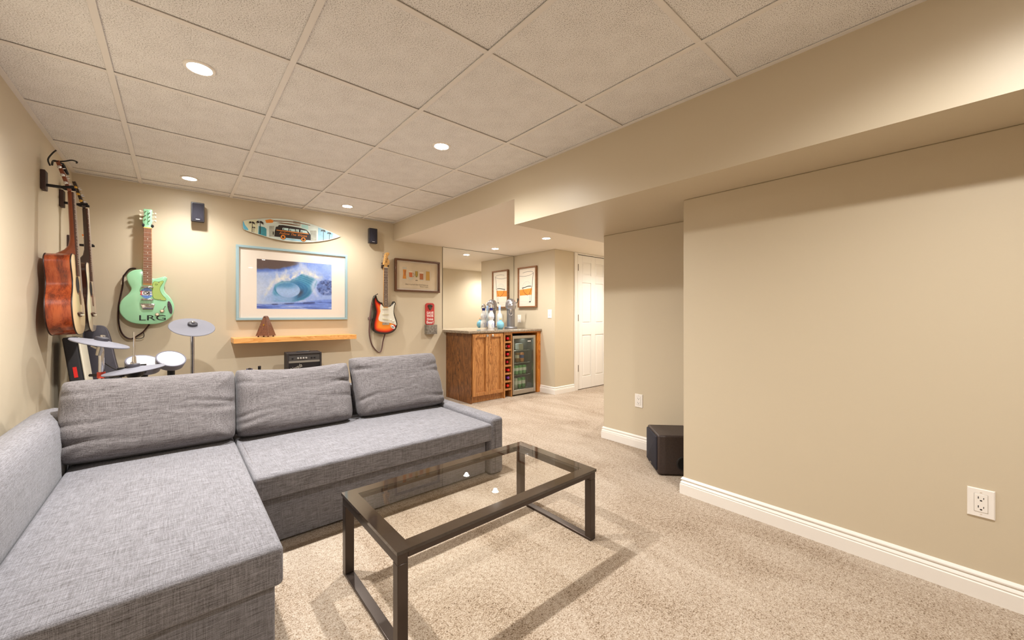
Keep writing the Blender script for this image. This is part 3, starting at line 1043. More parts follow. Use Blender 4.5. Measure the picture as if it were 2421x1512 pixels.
G1, G2, W1 = (96, 168, 98), (128, 184, 122), (236, 232, 220)
POS = ['leftmost', 'second', 'third', 'fourth']
for k in range(4):
    fridge_can(FX0 + 0.085 + 0.072 * k, CF + 0.10, shelf_z[1] + 0.004, 0.031, 0.12, G2, W1, '%s pale green can on the lower wire shelf of the fridge' % POS[k])
for k in range(4):
    fridge_can(FX0 + 0.07 + 0.072 * k, CF + 0.10, FZ0 + 0.051, 0.03, 0.145, G1 if k > 1 else (206, 202, 190), W1, ('%s green can on the fridge floor' if k > 1 else '%s silver can on the fridge floor') % POS[k])
fridge_can(FX0 + 0.10, CF + 0.12, shelf_z[2] + 0.004, 0.026, 0.09, (214, 208, 196), (190, 150, 90), 'small white jar on the middle shelf of the fridge')
fridge_can(FX0 + 0.19, CF + 0.12, shelf_z[2] + 0.004, 0.03, 0.13, (150, 110, 70), (228, 216, 196), 'brown bottle shaped can in the middle of the fridge')
fridge_can(FX0 + 0.265, CF + 0.11, shelf_z[2] + 0.004, 0.034, 0.13, (226, 150, 104), (70, 92, 150), 'orange can with a blue band in the middle of the fridge')
fridge_can(FX0 + 0.11, CF + 0.13, shelf_z[3] + 0.004, 0.03, 0.11, (200, 200, 190), W1, 'clear jar with a white lid on the top fridge shelf')
bxm = MB().box(FX0 + 0.20, FX0 + 0.28, CF + 0.09, CF + 0.17, shelf_z[3] + 0.004, shelf_z[3] + 0.085).build('drink_carton', P('carton', S(226, 222, 208), 0.6), bevel=0.002)
tag(bxm, 'white carton on the top shelf of the drinks fridge', 'carton', 'drinks in the glass door fridge')

ct = MB()
ct.slab([(2.655, CF - 0.03), (XN - 0.002, CF - 0.03), (XN - 0.002, YB - 0.002), (2.655, YB - 0.002)], [(0.004, CT + 0.0005), (0, CT + 0.006), (0, CT + 0.024), (0.005, CT + 0.030)])
cto = ct.build('bar_counter', GRANITE, smooth=40)
tag(cto, 'speckled brown granite bar counter top', 'counter')
CTOP = CT + 0.030

mr = thing('wall_mirror', 'large frameless mirror behind the bar counter', 'mirror', (3.27, YB, 1.43), 'S')
MB().box(-0.615, 0.625, CTOP + 0.012 - 1.43, Z1 - 0.004 - 1.43, 0.001, 0.005).build('glass', MIRROR, mr)
e = MB()
e.box(-0.618, -0.615, CTOP + 0.012 - 1.43, Z1 - 0.004 - 1.43, 0.001, 0.0055)
e.box(-0.618, 0.625, Z1 - 0.0045 - 1.43, Z1 - 0.0015 - 1.43, 0.001, 0.0055)
e.box(0.6235, 0.627, CTOP + 0.012 - 1.43, Z1 - 0.004 - 1.43, 0.001, 0.0055)
e.build('edge', P('mirror_edge', S(70, 66, 56), 0.4), mr)
MB().box(-0.615, 0.625, CTOP - 1.43, CTOP + 0.012 - 1.43, 0.0, 0.008).build('backsplash_strip', P('caulk', S(226, 212, 186), 0.5), mr)

# bottles and tap on the counter
BLUEG = mat_pane('blue_glass', (0.45, 0.75, 0.86), 1.5)
BLUEP = P('blue_liquid', S(124, 190, 214), 0.08, coat=0.8)
t = thing('ceramic_decanter', 'tall white ceramic decanter with blue painted marks and a silver bell cap', 'bottle', (3.39, 4.385, CTOP))
MB().lathe([(0.046, 0), (0.048, 0.006), (0.046, 0.06), (0.043, 0.108), (0.03, 0.116), (0.028, 0.125), (0.042, 0.15), (0.046, 0.172), (0.04, 0.2), (0.026, 0.235), (0.02, 0.262), (0.02, 0.27)], 28).build('body', P('ceramic_white', S(240, 238, 236), 0.12, coat=0.6), t, smooth=60)
MB().lathe([(0.0206, 0.258), (0.0225, 0.262), (0.026, 0.285), (0.022, 0.292)], 20).build('blue_collar', P('cobalt', S(40, 52, 140), 0.2), t, smooth=50)
MB().lathe([(0.02, 0.288), (0.043, 0.298), (0.045, 0.302), (0.036, 0.31), (0.032, 0.328), (0.024, 0.342), (0.008, 0.349), (0.008, 0.354), (0.002, 0.362)], 24).build('bell_cap', CHROME, t, smooth=50)
for sgn in (-1, 1):
    for a0 in (-1.9, -1.1, 1.3, 2.0):
        q = MB()
        pts = [((0.0465 - 0.001 * abs(z)) * math.cos(a0 + 0.1 * math.sin(z * 9)), 0.0, z) for z in ()]
        pts = [Vector((rad * math.cos(a0 + dv), rad * math.sin(a0 + dv), z)) for rad, z, dv in ((0.0428, 0.195, 0.0), (0.0465, 0.172, 0.12 * sgn), (0.0445, 0.155, 0.0), (0.0478, 0.085, 0.18 * sgn), (0.0482, 0.05, -0.1 * sgn), (0.0486, 0.02, 0.05))][(3 if sgn > 0 else 0):(6 if sgn > 0 else 3)]
        q.tube(pts, 0.0022, 6)
        q.build('painted_mark', P('cobalt_mark', S(92, 104, 190), 0.3), t, smooth=60)
t = thing('round_bottle', 'round blue glass bottle with a cork stopper on the counter', 'bottle', (3.437, 4.235, CTOP))
MB().lathe([(0.02, 0), (0.034, 0.004), (0.05, 0.03), (0.0535, 0.055), (0.048, 0.084), (0.03, 0.104), (0.016, 0.113), (0.015, 0.128)], 28).build('globe', BLUEP, t, smooth=60)
MB().lathe([(0.012, 0.126), (0.0165, 0.13), (0.0165, 0.15), (0.014, 0.153)], 16).build('stopper', P('cork', S(232, 190, 150), 0.6), t, smooth=40)
t = thing('tall_clear_bottle', 'tall frosted bottle with a pale blue neck behind the round blue bottle', 'bottle', (3.50, 4.33, CTOP))
MB().lathe([(0.038, 0), (0.041, 0.006), (0.041, 0.17), (0.036, 0.2), (0.018, 0.228), (0.0155, 0.27)], 24).build('body', P('frosted_glass', S(206, 214, 214), 0.15, coat=0.5), t, smooth=60)
MB().lathe([(0.016, 0.262), (0.0172, 0.268), (0.0172, 0.328), (0.015, 0.333)], 18).build('neck_sleeve', P('pale_blue', S(168, 192, 226), 0.3), t, smooth=50)
MB().lathe([(0.0413, 0.03), (0.0416, 0.032), (0.0416, 0.1), (0.0413, 0.102)], 24).build('paper_label', P('label_blue', S(196, 208, 240), 0.5), t, smooth=50)
TAPS = P('tap_steel', S(150, 150, 154), 0.36, metal=0.85)
t = thing('drink_tap', 'chrome countertop drink tap with a domed head and black lever', 'tap', (3.646, 4.255, CTOP), rot=(0, 0, -YAW))
MB().lathe([(0.09, 0), (0.092, 0.006), (0.09, 0.02), (0.084, 0.026), (0.02, 0.027)], 36).build('base', TAPS, t, smooth=40)
MB().lathe([(0.058, 0.026), (0.058, 0.27)], 36).build('column', TAPS, t, smooth=40)
MB().lathe([(0.05, 0.262), (0.062, 0.272), (0.076, 0.3), (0.077, 0.318), (0.079, 0.322), (0.079, 0.332), (0.076, 0.336), (0.076, 0.36), (0.068, 0.392), (0.05, 0.416), (0.026, 0.428), (0.004, 0.431)], 36).build('dome', P('tap_dome', S(176, 176, 182), 0.22, metal=0.9), t, smooth=50)
g_ = MB(); g_.M = Matrix.Translation((0, -0.073, 0.366)) @ Matrix.Rotation(PI / 2 - 0.15, 4, 'X')
g_.lathe([(0.02, 0), (0.02, 0.008), (0.016, 0.011), (0.001, 0.0112)], 22)
g_.build('gauge', P('gauge_face', S(235, 232, 240), 0.2, metal=0.4), t, smooth=30)
g_ = MB(); g_.M = Matrix.Translation((0, -0.074, 0))
g_.lathe([(0.006, 0.225), (0.008, 0.24), (0.016, 0.262), (0.02, 0.275)], 14)
g_.tube([(-0.024, 0.004, 0.262), (-0.024, -0.002, 0.21), (-0.014, -0.004, 0.192), (0.0, -0.004, 0.188), (0.014, -0.004, 0.192), (0.024, -0.002, 0.21), (0.024, 0.004, 0.262)], 0.004, 8)
g_.build('spout', CHROME, t, smooth=50)
g_ = MB()
g_.tube([(0.07, 0, 0.366), (0.092, 0, 0.375), (0.1, 0, 0.40)], 0.005, 8)
g_.tube([(0.1, 0, 0.395), (0.103, 0, 0.432)], [0.008, 0.011], 10)
g_.build('lever', BLACK, t, smooth=50)


# ------------------------------------------------------------------ pictures, shelf and small things on the walls
def frame_parts(t, x0, x1, y0, y1, fw, depth, mat, back=0.004):
    for nm, (a, b, c, d) in (('frame_rail', (x0, x1, y1 - fw, y1)), ('frame_rail', (x0, x1, y0, y0 + fw)), ('frame_stile', (x0, x0 + fw, y0 + fw, y1 - fw)), ('frame_stile', (x1 - fw, x1, y0 + fw, y1 - fw))):
        MB().box(a, b, c, d, 0.001, depth).build(nm, mat, t, bevel=0.0015, seg=1)
    MB().box(x0 + fw, x1 - fw, y0 + fw, y1 - fw, 0.001, back).build('backing_board', P('board_grey', S(150, 140, 126), 0.8), t)


def smooth01(a, b, x):
    k = np.clip((x - a) / (b - a), 0, 1)
    return k * k * (3 - 2 * k)


def wave_print(nx, ny):
    """colours of the breaking-wave print, x left to right, y top to bottom"""
    x, y = np.meshgrid(np.linspace(0, 1, nx), np.linspace(0, 1, ny))
    rng = np.random.default_rng(5)

    def fbm(sx, sy, oct_=4, seed=0):
        r = np.random.default_rng(seed); tot = np.zeros_like(x); amp = 1.0; s = 0
        for o in range(oct_):
            gx, gy = max(2, int(sx * 2 ** o)), max(2, int(sy * 2 ** o))
            g = r.random((gy + 2, gx + 2))
            px, py = x * gx, y * gy
            ix, iy = px.astype(int), py.astype(int)
            fx, fy = px - ix, py - iy
            fx = fx * fx * (3 - 2 * fx); fy = fy * fy * (3 - 2 * fy)
            tot += amp * ((g[iy, ix] * (1 - fx) + g[iy, ix + 1] * fx) * (1 - fy) + (g[iy + 1, ix] * (1 - fx) + g[iy + 1, ix + 1] * fx) * fy)
            s += amp; amp *= 0.55
        return tot / s

    def C(r, g, b):
        return np.array([r, g, b], float)

    img = np.zeros((ny, nx, 3))
    img[:] = C(150, 174, 228)

    def over(col, a):
        nonlocal img
        img = img * (1 - a[..., None]) + np.asarray(col) * a[..., None]

    n0, n1 = fbm(4, 3, 5, 1), fbm(9, 7, 4, 2)
    over(C(122, 150, 222), smooth01(0.45, 0.7, n0) * 0.8)
    over(C(186, 200, 236), smooth01(0.5, 0.75, n1) * 0.6)
    over(C(172, 188, 218), smooth01(0.42, 0.0, x) * smooth01(0.15, 0.4, y) * 0.9)
    over(C(196, 204, 222), smooth01(0.22, 0.0, x) * smooth01(0.3, 0.6, y) * 0.7)
    # dark brown band with a blue rim, upper left
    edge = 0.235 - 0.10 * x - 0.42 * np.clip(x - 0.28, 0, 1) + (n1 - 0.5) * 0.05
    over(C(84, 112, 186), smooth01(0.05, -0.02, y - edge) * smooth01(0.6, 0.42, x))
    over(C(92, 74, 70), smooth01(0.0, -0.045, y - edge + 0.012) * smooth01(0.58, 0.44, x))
    # teal wall of the wave
    cx, cy = 0.43, 0.60
    dx, dy = x - cx, y - cy
    top = np.interp(x, [0.17, 0.22, 0.3, 0.42, 0.5, 0.58, 0.66, 0.76, 0.82], [0.75, 0.5, 0.42, 0.40, 0.33, 0.24, 0.27, 0.33, 0.42])
    right = np.interp(y, [0.25, 0.38, 0.5, 0.62, 0.72, 0.8, 0.86], [0.70, 0.80, 0.77, 0.73, 0.68, 0.60, 0.45])
    body = smooth01(-0.01, 0.02, y - top) * smooth01(0.01, -0.02, x - right) * smooth01(0.865, 0.835, y) * smooth01(0.16, 0.24, x)
    rad = np.hypot(dx / 1.0, dy / 0.85)
    ang = np.arctan2(dy, dx)
    st = fbm(3, 3, 2, 7)
    streak = 0.5 + 0.3 * np.sin(rad * 120 + 11 * st + 2.0 * np.sin(ang * 3)) + 0.2 * np.sin(rad * 260 + 17 * st)
    teal = C(46, 122, 166)[None, None] * (1 - 0.6 * streak[..., None]) + C(124, 190, 212) * (0.6 * streak[..., None])
    teal = teal * (0.82 + 0.3 * fbm(6, 6, 3, 9)[..., None])
    over(teal, body)
    over(C(34, 92, 150), body * smooth01(0.30, 0.19, rad) * smooth01(-0.15, 0.12, dx) * 0.55)
    # hollow of the tube: pale mist, dark shadow on its right
    tube = np.hypot((dx + 0.035) / 0.155, (dy - 0.0) / 0.155)
    hollow = smooth01(1.06, 0.96, tube)
    over(C(60, 64, 84), body * smooth01(1.5, 1.08, tube) * smooth01(0.06, 0.13, dx) * smooth01(-0.06, 0.05, dy) * 0.85)
    over(C(158, 186, 226), hollow)
    over(C(48, 122, 172), hollow * smooth01(0.02, -0.12, dy + 0.3 * dx * 0) * smooth01(0.16, -0.05, dx) * 0.85)
    over(C(150, 176, 222), smooth01(0.06, 0.16, dy) * smooth01(0.12, -0.02, dx) * smooth01(0.92, 0.80, y) * smooth01(0.0, 0.1, x) * 0.8)
    # spray thrown from the lip
    lip = np.interp(x, [0.08, 0.13, 0.2, 0.27, 0.33, 0.42, 0.5, 0.57, 0.66, 0.75, 0.83], [0.75, 0.62, 0.46, 0.38, 0.36, 0.34, 0.28, 0.20, 0.22, 0.26, 0.30])
    sp = np.exp(-((y - lip) / (0.055 + 0.05 * fbm(14, 3, 3, 12))) ** 2) * smooth01(0.04, 0.12, x) * smooth01(0.92, 0.8, x)
    over(C(214, 214, 214), sp * smooth01(0.25, 0.7, fbm(16, 12, 4, 13)) * 0.9)
    over(C(230, 226, 216), np.exp(-((y - lip - 0.02) / 0.035) ** 2) * smooth01(0.45, 0.62, fbm(26, 10, 4, 14)) * smooth01(0.08, 0.2, x) * smooth01(0.88, 0.76, x))
    over(C(226, 222, 216), smooth01(0.22, 0.0, np.abs(y - lip + 0.09)) * smooth01(0.52, 0.72, fbm(20, 5, 4, 15)) * smooth01(0.1, 0.25, x) * smooth01(0.7, 0.5, x) * 0.6)
    over(C(196, 206, 232), np.exp(-((x - 0.78 - 0.05 * np.sin(y * 9)) / 0.035) ** 2) * smooth01(0.3, 0.4, y) * smooth01(0.8, 0.62, y) * 0.85)
    # dark swell on the right
    sw_ = smooth01(1.05, 0.85, np.hypot((x - 0.93) / 0.15, (y - 0.52) / 0.18))
    over(C(92, 116, 178), sw_ * 0.9)
    over(C(56, 70, 118), sw_ * smooth01(0.45, 0.66, fbm(34, 26, 4, 21)) * 0.85)
    over(C(170, 184, 226), sw_ * smooth01(0.55, 0.72, fbm(40, 30, 3, 23)) * 0.6)
    # foreground water
    fgw = smooth01(0.0, 0.05, y - (0.885 - 0.13 * smooth01(0.25, 1.0, x)))
    over(C(112, 142, 222), fgw)
    over(C(66, 88, 168), fgw * smooth01(0.48, 0.7, fbm(3, 26, 4, 31)) * 0.85)
    over(C(176, 190, 236), fgw * smooth01(0.55, 0.75, fbm(4, 30, 4, 33)) * 0.8)
    dk = np.exp(-((y - (0.93 - 0.10 * x)) / 0.014) ** 2) * smooth01(0.1, 0.2, x) * smooth01(0.9, 0.7, x)
    over(C(58, 70, 124), dk * smooth01(0.35, 0.6, fbm(14, 8, 3, 41)))
    img = img * (1 + (fbm(60, 44, 2, 51)[..., None] - 0.5) * 0.09)
    return np.clip(img, 0, 255)


t = thing('wave_picture', 'large framed print of a breaking blue wave in a pale blue frame', 'picture', (0.927, YB, 1.39), 'S')
frame_parts(t, -0.505, 0.505, -0.356, 0.356, 0.022, 0.032, P('frame_pale_blue', S(158, 186, 194), 0.4), 0.012)
MB().box(-0.482, 0.482, -0.333, 0.333, 0.0122, 0.016).build('mount', P('mount_cream', S(240, 228, 214), 0.8), t)
NXp, NYp = 240, 160
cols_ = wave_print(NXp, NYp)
ax0, ax1, ay0, ay1 = -0.340, 0.343, -0.246, 0.238
gv = [(ax0 + (ax1 - ax0) * i / (NXp - 1), ay1 + (ay0 - ay1) * j / (NYp - 1), 0.0165) for j in range(NYp) for i in range(NXp)]
gf = [(j * NXp + i, (j + 1) * NXp + i, (j + 1) * NXp + i + 1, j * NXp + i + 1) for j in range(NYp - 1) for i in range(NXp - 1)]
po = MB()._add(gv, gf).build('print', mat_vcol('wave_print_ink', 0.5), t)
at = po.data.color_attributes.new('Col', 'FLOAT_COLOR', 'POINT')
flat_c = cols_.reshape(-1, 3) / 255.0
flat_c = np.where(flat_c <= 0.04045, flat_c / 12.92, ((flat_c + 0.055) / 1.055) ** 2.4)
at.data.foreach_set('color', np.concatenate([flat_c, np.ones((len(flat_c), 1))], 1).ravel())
MB()._add([(-0.483, -0.334, 0.022), (0.483, -0.334, 0.022), (0.483, 0.334, 0.022), (-0.483, 0.334, 0.022)], [(0, 1, 2, 3)]).build('glass', GLASSM, t)

# surfboard sign
t = thing('surfboard_sign', 'painted surfboard wall sign with a black van and palm trees', 'sign', (0.923, YB, 1.945), 'S')
surf = [(-0.451, -0.002), (-0.447, 0.032), (-0.412, 0.048), (-0.361, 0.063), (-0.293, 0.08), (-0.223, 0.093), (-0.151, 0.102), (-0.077, 0.108), (-0.001, 0.108), (0.076, 0.102), (0.156, 0.091), (0.237, 0.073), (0.321, 0.047), (0.385, 0.025), (0.44, -0.002), (0.385, -0.03), (0.321, -0.056), (0.237, -0.081), (0.156, -0.099), (0.076, -0.111), (-0.001, -0.118), (-0.077, -0.12), (-0.151, -0.115), (-0.223, -0.106), (-0.293, -0.09), (-0.361, -0.075), (-0.412, -0.062), (-0.442, -0.05), (-0.448, -0.037)]
MB().slab(surf, [(0, 0.004), (0, 0.016), (0.002, 0.019)], 0, 1).build('board', [P('board_edge', S(190, 160, 120), 0.5), P('board_wash', S(206, 216, 208), 0.5, var=0.12, vscale=9)], t)
tex = MB(); z = 0.0194
cm = [P('s_teal', S(62, 142, 156), 0.5, var=0.15, vscale=20), P('s_blue', S(96, 176, 206), 0.5), P('s_sand', S(214, 212, 178), 0.5), P('s_grey', S(170, 172, 160), 0.5, var=0.2, vscale=30), P('s_sky', S(150, 196, 216), 0.5, var=0.15, vscale=20), P('s_aqua', S(168, 212, 208), 0.5)]
tex.flat([(-0.444, -0.04), (-0.44, 0.03), (-0.36, 0.058), (-0.33, 0.064), (-0.33, -0.074), (-0.40, -0.06)], z, 2)
tex.flat([(-0.324, -0.076), (-0.32, 0.001), (-0.272, -0.004), (-0.256, -0.018), (-0.256, -0.092)], z + 0.0002, 0)
tex.flat([(-0.447, 0.022), (-0.442, 0.028), (-0.432, -0.003), (-0.408, -0.036), (-0.402, -0.051), (-0.428, -0.053), (-0.443, -0.041), (-0.447, -0.01)], z + 0.0002, 1)
tex.flat([(-0.233, 0.014), (-0.19, 0.021), (-0.19, -0.087), (-0.233, -0.089)], z + 0.0002, 3)
tex.flat([(-0.024, 0.1), (0.045, 0.098), (0.045, 0.056), (-0.024, 0.07)], z + 0.0002, 3)
tex.flat([(0.132, 0.021), (0.196, 0.03), (0.196, -0.081), (0.14, -0.088)], z + 0.0002, 3)
tex.flat([(0.211, 0.063), (0.364, 0.022), (0.355, -0.035), (0.211, -0.075)], z + 0.0002, 4)
tex.flat([(0.053, 0.074), (0.116, 0.071), (0.116, 0.027), (0.053, 0.04)], z + 0.0002, 5)
tex.flat([(-0.12, -0.1), (0.05, -0.105), (0.12, -0.09), (-0.1, -0.085)], z + 0.0002, 4)
tex.build('painted_patches', cm, t)
art = MB(); z = 0.0199
am = [P('s_black', S(36, 26, 24), 0.45), P('s_orange', S(226, 136, 44), 0.45), P('s_glass', S(196, 222, 220), 0.4), P('s_brown', S(110, 66, 32), 0.5)]
art.flat([(-0.189, -0.083), (-0.187, -0.037), (-0.176, 0.015), (-0.158, 0.021), (-0.151, 0.036), (-0.114, 0.041), (-0.039, 0.039), (0.037, 0.035), (0.1, 0.023), (0.124, -0.002), (0.14, -0.026), (0.14, -0.081), (0.104, -0.082), (0.049, -0.083), (-0.081, -0.083), (-0.151, -0.083)], z, 0)
for q in ([(-0.12, -0.006), (-0.118, 0.013), (-0.066, 0.016), (-0.066, -0.009)], [(-0.058, -0.01), (-0.058, 0.013), (-0.007, 0.014), (-0.007, -0.01)], [(0.0, -0.011), (0.001, 0.015), (0.029, 0.016), (0.029, -0.011)], [(0.045, -0.011), (0.045, 0.015), (0.1, 0.014), (0.114, -0.011)]):
    art.flat(q, z + 0.0003, 2)
    art.box(q[0][0] + 0.008, q[0][0] + 0.014, q[0][1], q[0][1] + 0.015, z + 0.0003, z + 0.0006, 0)
art.flat([(-0.171, -0.014), (0.12, -0.013), (0.12, -0.021), (-0.171, -0.021)], z + 0.0003, 1)
art.box(-0.203, -0.194, -0.066, -0.036, z, z + 0.0003, 0)
for wx in (-0.113, 0.071):
    art.flat(circle(wx, -0.079, 0.025), z + 0.0002, 0)
    art.flat(circle(wx, -0.079, 0.021), z + 0.0004, 1)
    art.flat(circle(wx, -0.079, 0.011), z + 0.0006, 0)
art.flat([(-0.267, 0.067), (-0.223, 0.082), (-0.201, 0.077), (-0.196, 0.064), (-0.205, 0.05), (-0.258, 0.04)], z, 1)
art.flat([(-0.198, 0.074), (-0.077, 0.088), (0.018, 0.09), (0.136, 0.078), (0.136, 0.072), (0.018, 0.081), (-0.077, 0.08), (-0.198, 0.066)], z, 3)
art.flat([(-0.174, 0.056), (-0.132, 0.063), (-0.039, 0.065), (0.037, 0.057), (0.037, 0.052), (-0.039, 0.053), (-0.132, 0.054)], z, 3)


def palm(mb, x, top, base, s):
    mb.flat([(x - 0.002 * s / 0.03, base), (x + 0.0035 * s / 0.03, base), (x + 0.0015 * s / 0.03 + 0.003, top), (x, top)], z + 0.0003, 0)
    for k in range(9):
        a = R(-25 + 230 * k / 8)
        dxp, dyp = math.cos(a) * s, math.sin(a) * s * 0.7
        q = [(x, top), (x + dxp * 0.5 - dyp * 0.2, top + dyp * 0.5 + abs(dxp) * 0.12 + 0.15 * s), (x + dxp, top + dyp - 0.25 * s), (x + dxp * 0.5 + dyp * 0.15, top + dyp * 0.5 - 0.05 * s)]
        if abs(area2(q)) > 1e-7:
            mb.flat(q, z + 0.00032 + k * 0.00001, 0)


for (x, tp, bs, s_) in ((-0.375, 0.022, -0.066, 0.03), (-0.361, -0.02, -0.068, 0.016), (-0.310, 0.034, -0.075, 0.038), (0.262, 0.034, -0.066, 0.028), (0.322, 0.016, -0.05, 0.024)):
    palm(art, x, tp, bs, s_)
art.build('van_and_palms', am, t)
text('Follow The Waves', 0.034, am[1], t, (-0.022, -0.043, 0.0203), width=0.25, shear=0.35)
for sx_ in (-0.3, 0.28):
    MB().box(sx_ - 0.01, sx_ + 0.01, -0.01, 0.01, 0.0, 0.004).build('standoff', BLACK, t)

# small wall speakers
def wall_speaker(label, x, zc, w, h, d):
    t = thing('wall_speaker', label, 'speaker', (x, YB, zc), 'S', group='black wall speakers')
    MB().box(-0.012, 0.012, -0.03, 0.03, 0.0, 0.03).build('bracket', BLACK, t)
    MB().slab(rrect(-w / 2, w / 2, -h / 2, h / 2, 0.006), [(0.012, 0.026), (0.0, 0.045), (0, d), (0.003, d + 0.003)]).build('cabinet', P('speaker_black', S(36, 33, 40), 0.35), t, smooth=40)
    MB().slab(rrect(-w / 2 + 0.008, w / 2 - 0.008, -h / 2 + 0.01, h / 2 - 0.01, 0.006), [(0, d + 0.002), (0.0, d + 0.005), (0.003, d + 0.007)]).build('grille', P('speaker_grille', S(44, 42, 54), 0.8, bump=0.5, bscale=900), t, smooth=40)
    MB().box(-0.014, 0.014, -h / 2 + 0.017, -h / 2 + 0.022, d + 0.0068, d + 0.008).build('badge', P('badge_white', S(220, 220, 224), 0.3, metal=0.5), t)
    return t


wall_speaker('small black wall speaker above the green guitar side of the surfboard', 0.141, 1.988, 0.092, 0.168, 0.085)
wall_speaker('small black wall speaker above the sunburst guitar', 1.70, 1.985, 0.094, 0.172, 0.085)

# floating shelf and metronome
sh = MB().box(0.385, 1.462, YB - 0.23, YB - 0.0005, 0.827, 0.874).build('floating_shelf', SHELFW, bevel=0.002)
tag(sh, 'floating orange maple shelf under the wave picture', 'shelf')
t = thing('metronome', 'brown wooden pyramid metronome standing on the floating shelf', 'metronome', (0.648, YB - 0.115, 0.874), rot=(0, 0, R(-37)))
mb = MB()
vs = []
for hw, z in ((0.062, 0.012), (0.060, 0.018), (0.0165, 0.192), (0.012, 0.2), (0.002, 0.203)):
    vs += [(-hw, -hw, z), (hw, -hw, z), (hw, hw, z), (-hw, hw, z)]
fs = [(3, 2, 1, 0)] + [(a * 4 + i, a * 4 + (i + 1) % 4, a * 4 + 4 + (i + 1) % 4, a * 4 + 4 + i) for a in range(4) for i in range(4)] + [(16, 17, 18, 19)]
mb._add(vs, fs).build('case', WALNUT, t, bevel=0.0015)
for fx, fy in ((-1, -1), (1, -1), (1, 1), (-1, 1)):
    MB().lathe([(0.006, 0), (0.008, 0.006), (0.006, 0.0125)], 12, c=(fx * 0.045, fy * 0.045, 0)).build('foot', WALNUT, t, smooth=50)
q = MB(); q.M = axis_matrix(Vector((0.0, -0.0375, 0.115)), (0, -1, 0.25))
q.slab([(0, 0.011), (-0.01, 0), (0, -0.011), (0.01, 0)], [(0, 0), (0, 0.0016)])
q.build('brass_badge', GOLD, t)
q = MB(); q.M = axis_matrix(Vector((0.0, -0.0175, 0.19)), (0, -1, 0.25))
q.lathe([(0.004, 0), (0.004, 0.005)], 10)
q.build('latch', BLACK, t)

# framed beer print
t = thing('beer_picture', 'walnut framed print of five beer glasses on the back wall', 'picture', (2.29, YB, 1.57), 'S')
frame_parts(t, -0.304, 0.306, -0.2, 0.197, 0.021, 0.036, FRAMEW, 0.01)
MB().box(-0.283, 0.285, -0.179, 0.176, 0.0102, 0.0125).build('mount', P('mount_white', S(226, 214, 200), 0.8), t)
MB().box(-0.268, 0.27, -0.164, 0.161, 0.0126, 0.0135).build('print', P('parchment', S(212, 194, 166), 0.8, var=0.08, vscale=7), t)
gl = MB(); z = 0.0139
gm = [P('beer_amber', S(214, 138, 52), 0.6), P('beer_red', S(204, 112, 62), 0.6), P('beer_gold', S(196, 150, 62), 0.6), P('beer_olive', S(140, 130, 52), 0.6), P('beer_glass', S(198, 190, 172), 0.5), P('beer_foam', S(228, 212, 188), 0.6), P('beer_shadow', S(96, 78, 60), 0.6), P('beer_brown', S(176, 104, 58), 0.6)]
gl.flat([(-0.204, 0.1), (-0.148, 0.1), (-0.156, 0.02), (-0.146, -0.055), (-0.21, -0.055), (-0.198, 0.018)], z, 4)
gl.flat([(-0.199, 0.07), (-0.153, 0.07), (-0.159, 0.02), (-0.154, -0.043), (-0.202, -0.043), (-0.194, 0.018)], z + 0.0003, 0)
gl.flat([(-0.178, 0.06), (-0.16, 0.06), (-0.165, 0.0), (-0.176, -0.01)], z + 0.0005, 7)
gl.flat([(-0.123, 0.056), (-0.071, 0.056), (-0.069, -0.018), (-0.06, -0.035), (-0.09, -0.06), (-0.123, -0.039), (-0.117, -0.011)], z, 4)
gl.flat([(-0.119, 0.04), (-0.074, 0.04), (-0.072, -0.018), (-0.114, -0.018)], z + 0.0003, 1)
gl.flat([(-0.122, 0.056), (-0.072, 0.056), (-0.073, 0.04), (-0.121, 0.04)], z + 0.0004, 5)
stroke([(-0.07, 0.035), (-0.052, 0.03), (-0.05, -0.002), (-0.068, -0.014)], 0.005, z + 0.0003, gl, 6)
gl.flat([(-0.035, 0.072), (0.0, 0.072), (0.003, 0.015), (-0.004, -0.012), (-0.016, -0.022), (-0.03, -0.012), (-0.037, 0.015)], z, 4)
gl.flat([(-0.035, 0.06), (0.0, 0.06), (0.002, 0.015), (-0.005, -0.01), (-0.016, -0.018), (-0.029, -0.01), (-0.036, 0.015)], z + 0.0003, 3)
gl.flat([(-0.026, 0.06), (-0.010, 0.06), (-0.010, 0.0), (-0.024, 0.0)], z + 0.0005, 2)
stroke([(-0.0165, -0.02), (-0.0165, -0.052)], 0.005, z, gl, 4)
gl.flat([(-0.036, -0.058), (0.004, -0.058), (-0.004, -0.05), (-0.028, -0.05)], z + 0.0001, 6)
gl.flat([(0.023, 0.053), (0.079, 0.053), (0.079, -0.052), (0.023, -0.05)], z, 4)
gl.flat([(0.026, 0.035), (0.076, 0.035), (0.076, -0.04), (0.026, -0.04)], z + 0.0003, 7)
gl.flat([(0.024, 0.055), (0.078, 0.055), (0.078, 0.035), (0.024, 0.035)], z + 0.0004, 5)
stroke([(0.079, 0.03), (0.094, 0.028), (0.095, -0.02), (0.079, -0.03)], 0.004, z + 0.0003, gl, 4)
gl.flat([(0.112, 0.075), (0.168, 0.075), (0.171, -0.055), (0.109, -0.052)], z, 4)
gl.flat([(0.115, 0.068), (0.165, 0.068), (0.168, -0.046), (0.112, -0.046)], z + 0.0003, 2)
stroke([(0.169, 0.05), (0.185, 0.048), (0.185, -0.02), (0.17, -0.025)], 0.004, z + 0.0003, gl, 4)
gl.build('painted_glasses', gm, t)
TXT = P('print_text', S(110, 98, 84), 0.7)
text('Beer is proof that God loves us.', 0.026, TXT, t, (-0.01, -0.108, 0.0138), width=0.31, shear=0.15)
text('Benjamin Franklin', 0.018, TXT, t, (0.088, -0.131, 0.0138), width=0.115)
